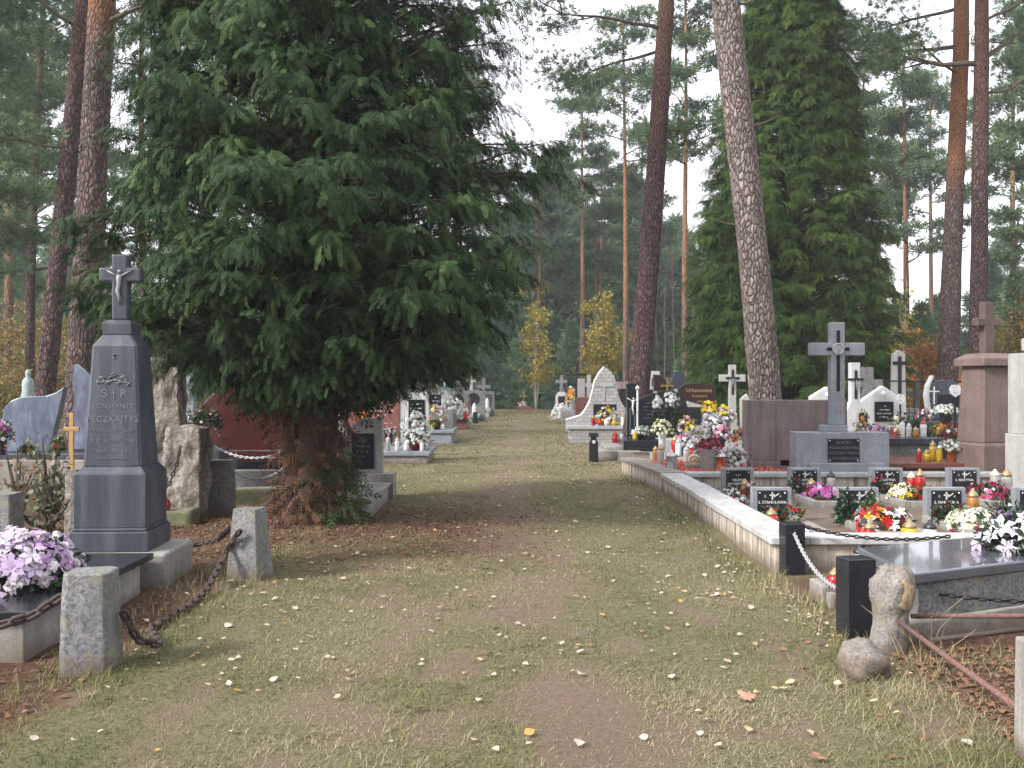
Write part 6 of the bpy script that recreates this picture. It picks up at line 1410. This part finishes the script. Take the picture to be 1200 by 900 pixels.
for px, k, gl, ld, sc, lb in ((695, 'tall', 'red_glass', 'lid_gold', 1.0, 'red candle at the left front of the sail shaped tomb'), (703, 'bulb', 'red_glass', 'red_glass', 1.2, 'round red candle second on the sail shaped tomb'), (711, 'bulb', 'white_glass', 'white_glass', 1.2, 'white round candle in the middle of the sail shaped tomb'), (720, 'bulb', 'yellow_glass', 'lid_gold', 1.2, 'round yellow candle on the sail shaped tomb'), (730, 'tall', 'white_glass', 'lid_gold', 1.1, 'white candle at the right front of the sail shaped tomb')):
    candle((XX(px, 25.78), 25.8, .45), k, gl, ld, lb, sc)
# farther right row
aw = thing('tombstone', 'small arched white tombstone topped by a stone cross near the lane end', 'tombstone', (XX(658, 47), 47, 0)); MB().prism_xz([(-.28, -.1), (.28, -.1), (.28, 1.0), (.15, 1.2), (-.15, 1.2), (-.28, 1.0)], -.1, .1).build('headstone', 'white_stone', aw, bevel=.01); MB().box(-.17, .17, -.115, -.1005, .6, 1.0).build('plaque', 'black_granite', aw); MB().cross(0, 1.2, 2.0, 1.7, .55, .16, -.06, .06).build('cross', 'grey_granite', aw, bevel=.01)
fl_('flower_arrangement', 'heap of white flowers before the small arched tombstone', 656, 44, .05, .52, .75, [('petal_white', 'mum', 70, .19), ('petal_pink', 'mum', 8, .12)], leaves=60, lift=0)
fl_('flower_pot', 'flaming orange bouquet beside the small arched tombstone', 670, 40, .5, .34, .6, [('petal_orange', 'lily', 26, .22), ('petal_yellow', 'mum', 14, .16), ('petal_white', 'mum', 8, .16)], pot='pot_white', pot_h=.4); ob_ = MB().box(-.5, .6, -.4, .6, -.1, .5).build('grave_slab', 'terrazzo', bevel=.02, loc=(XX(672, 40), 40, 0)); tag(ob_, 'terrazzo grave slab under the flaming orange bouquet', 'grave')
for px, Y, zb, zt_, sp, ww, mat, lb in ((675.5, 38, .0, 2.35, .8, .09, 'iron', 'tall thin dark iron cross left of the sail shaped tomb'), (690, 41, .0, 1.95, .8, .16, 'pale_stone', 'pale stone cross half hidden behind the sail shaped tomb')):
    c_ = MB().cross(0, -.1, zt_, zt_-.42, sp, ww, -.05, .05).build('cross', mat, bevel=.008, loc=(XX(px, Y), Y, 0)); tag(c_, lb, 'cross')
pp_ = thing('pillar', 'pale square pillar left of the sail shaped tomb', 'pillar', (XX(681, 36), 36, 0)); MB().box(-.15, .15, -.15, .15, -.1, 1.75, .03, .03).build('shaft', 'pale_stone', pp_, bevel=.01); MB().box(-.3, .3, -.25, .25, -.1, .35).build('base', 'pale_stone', pp_, bevel=.01)
rb_ = MB().box(-.35, .35, -.2, .2, -.1, .95).box(-.3, .3, -.15, .15, .95, 1.1).build('tombstone', 'red_brown_granite', bevel=.01, loc=(XX(686, 34), 34, 0)); tag(rb_, 'small red brown stone beside the foot of the sail shaped tomb', 'tombstone')
ba = thing('tombstone', 'dark tombstone with a rosy block on top right of the sail shaped tomb', 'tombstone', (XX(733, 29), 29, 0)); MB().prism_xz([(-.3, -.1), (.35, -.1), (.35, 1.4), (-.1, 1.4), (-.3, 1.2)], -.1, .1).build('headstone', 'brown_granite', ba, bevel=.01); MB().box(-.3, .28, -.14, .14, 1.4, 1.62, .04, .04).build('cap', 'red_concrete', ba, bevel=.01)

# ---- right background, seen between the granite cross and the pink pillar
def gable(label, px, Y, w_, h1, h2, mat, plq=None, seed=0, emblem=True):
    t_ = thing('tombstone', label, 'tombstone', (XX(px, Y), Y, 0)); MB().prism_xz([(-w_/2, -.1), (w_/2, -.1), (w_/2, h1), (0, h2), (-w_/2, h1)], -.1, .1).build('headstone', mat, t_, bevel=.012)
    if plq:
        x0, x1, z0_, z1_ = plq; MB().box(x0, x1, -.115, -.1005, z0_, z1_).build('plaque', 'black_granite', t_); strokes(t_, 'letter_white', (x0+x1)/2, z1_-.08, (x1-x0)*.8, (.3, .8, .95, .6), (z1_-z0_)/5.5, -.1155, seed)
    if emblem:
        e = MB().lathe([(.05, 0), (.05, .01), (.02, .02)], 10); e.v = [(q[0], -.101-q[2], h2-.16+q[1]) for q in e.v]; e.build('emblem', 'white_paint', t_)
    return t_
gable('white gabled tombstone partly behind the red concrete slab and granite cross', 968, 19.8, .66, 1.28, 1.48, 'white_stone', (-.14, .3, .95, 1.22), 1)
gable('white gabled tombstone with a square black plaque right of the granite cross', 1033, 19.8, .92, 1.18, 1.5, 'white_stone', (-.18, .2, .78, 1.18), 2)
wc = thing('cross_monument', 'white stone pillar bearing a black crucifix just right of the granite cross', 'monument', (XX(1001, 19.2), 19.2, 0)); MB().prism_xz([(-.2, -.1), (.24, -.1), (.24, .95), (.09, 1.2), (.09, 1.95), (-.09, 1.95), (-.09, 1.2), (-.2, .95)], -.09, .09).build('pillar', 'white_stone', wc, bevel=.012); MB().cross(0, 1.25, 1.80, 1.62, .3, .05, -.106, -.0905).build('crucifix', 'iron', wc); corpus(wc, 0, -.125, 1.52, .4, 'silver_paint'); MB().box(.06, .22, -.105, -.0905, .7, .98).build('plaque', 'black_granite', wc)
gcx = thing('cross', 'broad weathered grey stone cross behind the white crucifix pillar', 'cross', (XX(1016, 24), 24, 0)); MB().cross(0, -.1, 1.95, 1.55, .72, .26, -.1, .1, .2).build('crossbars', 'grey_granite', gcx, bevel=.02)
tb = thing('cross_monument', 'tall pale stele carrying a black iron cross before the orange oak', 'monument', (XX(1055, 26), 26.15, 0)); MB().prism_xz([(-.2, -.1), (.2, -.1), (.15, 2.35), (0, 2.45), (-.15, 2.35)], -.1, .1).build('stele', 'pale_stone', tb, bevel=.012); MB().cross(0, 1.3, 2.28, 2.1, .36, .09, -.125, -.1005).build('cross', 'iron', tb); MB().box(-.45, .45, -.3, .3, -.1, .9).build('plinth', 'grey_granite', tb, bevel=.015)
ir = thing('iron_fence', 'dark iron rail fence crossing behind the white gabled tombstones', 'fence', (XX(1080, 25.5), 25.2, 0)); m = MB(); m.tube([(-1.1, 0, 1.62), (1.3, 0, 1.60)], .02, 6); m.tube([(-1.1, 0, .8), (1.3, 0, .8)], .016, 6); m.build('rails', 'iron', ir); m = MB()
for k in range(16): m.tube([(-1.05+.15*k, 0, -.05), (-1.05+.15*k, 0, 1.6 if k % 5 == 0 else .98)], .012, 5)
m.build('bars', 'iron', ir)
for k, (px, Y, h_, lb) in enumerate(((1043, 30, 1.75, 'grey weathered cross left of the black iron cross'), (1074, 31, 1.6, 'small grey cross behind the iron rail, right of the black iron cross'), (1024, 34, 1.9, 'far grey cross seen over the white gable'))):
    c_ = MB().cross(0, -.1, h_, h_-.35, .6, .17, -.07, .07).build('cross', 'grey_granite', bevel=.015, loc=(XX(px, Y), Y, 0)); tag(c_, lb, 'cross')
rk = thing('tombstone', 'dark rounded tombstone with a pale crescent edge and thin cross', 'tombstone', (XX(1103, 22.5), 22.5, 0))
out = px_out([(1088, 490), (1126, 490), (1128, 470), (1126, 455), (1118, 447), (1106, 445), (1094, 447), (1088, 454), (1085, 468)], 1103, 22.5); MB().prism_xz(out, -.08, .08).build('headstone', 'dark_blue_granite', rk, bevel=.012)
out = px_out([(1087, 487), (1085, 475), (1083.5, 463), (1085, 452), (1091, 440), (1092, 441), (1087.5, 453), (1086.5, 463), (1088, 476), (1090, 487)], 1103, 22.5); MB().prism_xz(out, -.11, .09).build('crescent', 'light_granite', rk); MB().box(-.13, .36, -.095, -.0805, .98, 1.3).build('plaque', 'black_granite', rk); MB().cross(-.2, 1.08, 1.48, 1.37, .22, .025, -.1, -.0805).build('cross', 'white_metal', rk)
MB().box(-.5, .6, -1.2, -.12, -.1, .62).build('plinth', 'grey_granite', rk, bevel=.012); MB().box(-.54, .64, -1.24, -.1, .62, .7).build('cover_slab', 'dark_blue_granite', rk, bevel=.01)
def marker(label, px, Y, zc, wv_):
    t_ = thing('grave_marker', label, 'marker', (XX(px, Y), Y, 0)); MB().box(-.015, .015, -.012, .012, -.1, zc-.1).build('stick', 'iron', t_)
    MB().prism_xz([(-.45*wv_, -.2*wv_+zc), (0, -.55*wv_+zc), (.45*wv_, -.25*wv_+zc), (.5*wv_, .2*wv_+zc), (.3*wv_, .5*wv_+zc), (-.3*wv_, .5*wv_+zc), (-.5*wv_, .2*wv_+zc)], -.02, -.008).build('plate', 'white_paint', t_); strokes(t_, 'letter_grey', 0, zc+.3*wv_, wv_*.6, (.6, .9, .7), wv_*.22, -.021, 5, .4); return t_
marker('white shield plate on a stick left of the juniper bush', 1055, 18.6, 1.25, .17); marker('white shield plate on a dark stick close to the pink pillar', 1119, 17.5, 1.41, .21)
leafy('juniper_bush', 'round dark green juniper bush between the tombstones and the pink pillar', (XX(1072, 17.6), 17.6, .2), .82, .30, 'juniper', 41, n=2600, low=.1, size=.06, cat='bush')
pgv = slab_grave('grey granite grave with polished cap in front of the juniper bush', XX(1036, 16.4), XX(1105, 16.4), 16.3, 18.3, .52, .62, 'grey_granite', 'dark_blue_granite'); rgv2 = slab_grave('polished reddish brown slab grave behind the wall ledge', XX(1035, 15), XX(1122, 15), 14.7, 16.2, .26, .34, 'red_brown_granite', 'red_brown_granite')
for px, Y, z, k, gl, ld, sc, lb in ((1057, 16.5, .62, 'tall', 'white_glass', 'white_glass', 1.0, 'white candle, left of the pair on the grey grave'), (1065, 16.6, .62, 'tall', 'white_glass', 'lid_silver', .9, 'white candle, right of the pair on the grey grave'), (1073, 16.5, .62, 'jar', 'amber_glass', 'lid_gold', 1.1, 'small amber candle on the grey grave'), (1082, 16.6, .62, 'tall', 'white_glass', 'red_glass', 1.1, 'white candle with a red lid on the grey grave'), (1100, 16.9, .62, 'jar', 'amber_glass', 'lid_gold', 1.0, 'amber candle at the right end of the grey grave'),
        (1077, 14.95, .34, 'tall', 'red_glass', 'lid_gold', .75, 'red candle on the polished reddish brown slab'), (1086, 15.0, .34, 'bulb', 'yellow_glass', 'lid_gold', 1.15, 'round yellow candle, lowest on the reddish brown slab'), (1093, 15.2, .34, 'tall', 'yellow_glass', 'lid_gold', 1.1, 'tall yellow candle in the middle of the reddish brown slab'), (1101, 15.0, .34, 'tall', 'yellow_glass', 'lid_silver', .95, 'tall yellow candle with a silver lid by the white flower pot')):
    candle((XX(px, Y), Y, z), k, gl, ld, lb, sc)
fl_('flower_pot', 'white chrysanthemum in a terracotta pot left of the pink pillar', 1116, 14.95, .34, .24, .15, [('petal_white', 'mum', 46, .09)], pot='terracotta', pot_h=.2, pot_r=.1)
fl_('flower_pot', 'white chrysanthemum dome before the dark rounded tombstone', 1108, 21.2, .70, .34, .2, [('petal_white', 'mum', 50, .12)], pot='pot_dark', pot_h=.22)
fl_('flower_pot', 'orange yellow pansies on the plinth of the dark rounded tombstone', 1102, 19.4, .5, .2, .16, [('petal_orange', 'mum', 12, .1), ('petal_yellow', 'mum', 8, .09)], pot='pot_white', pot_h=.1)
fl_('flower_pot', 'red blooms right of the orange yellow pansies', 1118, 19.0, .5, .22, .16, [('petal_crimson', 'mum', 22, .11)], pot='pot_dark', pot_h=.1)
fl_('flower_pot', 'red and green low flowers between the grey grave and the pink pillar', 1112, 16.8, .45, .24, .2, [('petal_crimson', 'mum', 14, .1), ('petal_white', 'mum', 4, .1)], pot='pot_dark', pot_h=.15, leaves=220)
for px, Y, z, w_ in ((1110, 19.4, .5, 1.1), (1113, 16.9, .45, .4)):
    b_ = MB().box(-w_/2, w_/2, -.4, .8, -.1, z).build('grave_slab', 'blue_grey_granite', bevel=.015, loc=(XX(px, Y), Y, 0)); tag(b_, 'grey grave slab below the orange and red pots' if w_ > 1 else 'narrow grey stone beside the pink pillar', 'grave')
fl_('bouquet', 'orange and green bouquet before the white crucifix pillar', 1011, 18.4, .55, .16, .5, [('petal_orange', 'lily', 5, .13), ('petal_cream', 'mum', 8, .09)], leaf='leaf_green', leaves=120)
fl_('bouquet', 'violet and pink heather before the black plaque of the white gable', 1024, 17.6, .55, .34, .26, [('petal_pink', 'mum', 16, .09), ('petal_violet', 'mum', 18, .09), ('petal_pale', 'mum', 8, .08)], leaf='leaf_rose', leaves=120)
fl_('bouquet', 'magenta and yellow flowers between the white gable and juniper', 1053, 17.9, .6, .2, .42, [('petal_magenta', 'mum', 7, .12), ('petal_cream', 'mum', 10, .1)], leaf='leaf_rose', leaves=110)
fl_('bouquet', 'red leaved sprig on the right shoulder of the cross pedestal', 1047, 16.2, .62, .14, .14, [('petal_red', 'lily', 6, .1)], leaf='leaf_rose', leaves=30)
fl_('flower_pot', 'pink blooms at the foot of the crescent edged tombstone', 1083, 20.2, .62, .2, .24, [('petal_pink', 'mum', 10, .1), ('petal_pale', 'mum', 8, .09)], pot='pot_dark', pot_h=.2)
for px, Y, z, w_, lb in ((1018, 18.2, .58, 1.1, 'low grey grave slab under the violet heather'), (1083, 20.2, .6, .5, 'grey stone base under the pink blooms')):
    b_ = MB().box(-w_/2, w_/2, -.75, .5, -.1, z-.02).build('grave_slab', 'grey_granite', bevel=.015, loc=(XX(px, Y), Y, 0)); tag(b_, lb, 'grave')
# ------------------------------------------------------------------ the air
if HAZE:
    m = bpy.data.materials.new('haze'); m.use_nodes = True; nt = m.node_tree; nt.nodes.clear()
    o = nt.nodes.new('ShaderNodeOutputMaterial'); v = nt.nodes.new('ShaderNodeVolumePrincipled'); v.inputs['Density'].default_value = HAZE; v.inputs['Color'].default_value = (.86, .92, .95, 1); v.inputs['Anisotropy'].default_value = .2
    nt.links.new(v.outputs[0], o.inputs['Volume']); m.cycles.homogeneous_volume = True; MATS['haze'] = m
    hz = MB().box(-170, 170, -70, 230, -1, 34).build('haze', 'haze'); tag(hz, kind='stuff')
print('objects', len(S.objects))

# lettering, screws and reliefs belong to the part they sit on (sub-parts)
def kids(o): return list(o.children)
for o in [q for q in S.objects if 'category' in q.keys()]:
    by = {}
    for c in kids(o): by.setdefault(c.name.split('.')[0], []).append(c)
    def host(*names):
        for n_ in names:
            if n_ in by: return by[n_][0]
    for n_, hs_ in (('inscription', ('plaque', 'headstone', 'shaft', 'plate', 'base')), ('screw', ('plaque',)), ('emblem', ('plaque', 'headstone', 'post', 'shaft')), ('carved_spray', ('shaft',)),
                    ('corpus', ('cross', 'crucifix', 'headstone')), ('medallion', ('cross',)), ('face_relief', ('cross',)), ('inset_cross', ('cross',)), ('carved_lines', ('headstone',)), ('crescent', ('headstone',)), ('rim', ('headstone',))):
        for c in by.get(n_, []):
            h_ = host(*hs_)
            if h_ is not None and h_ is not c: c.parent = h_
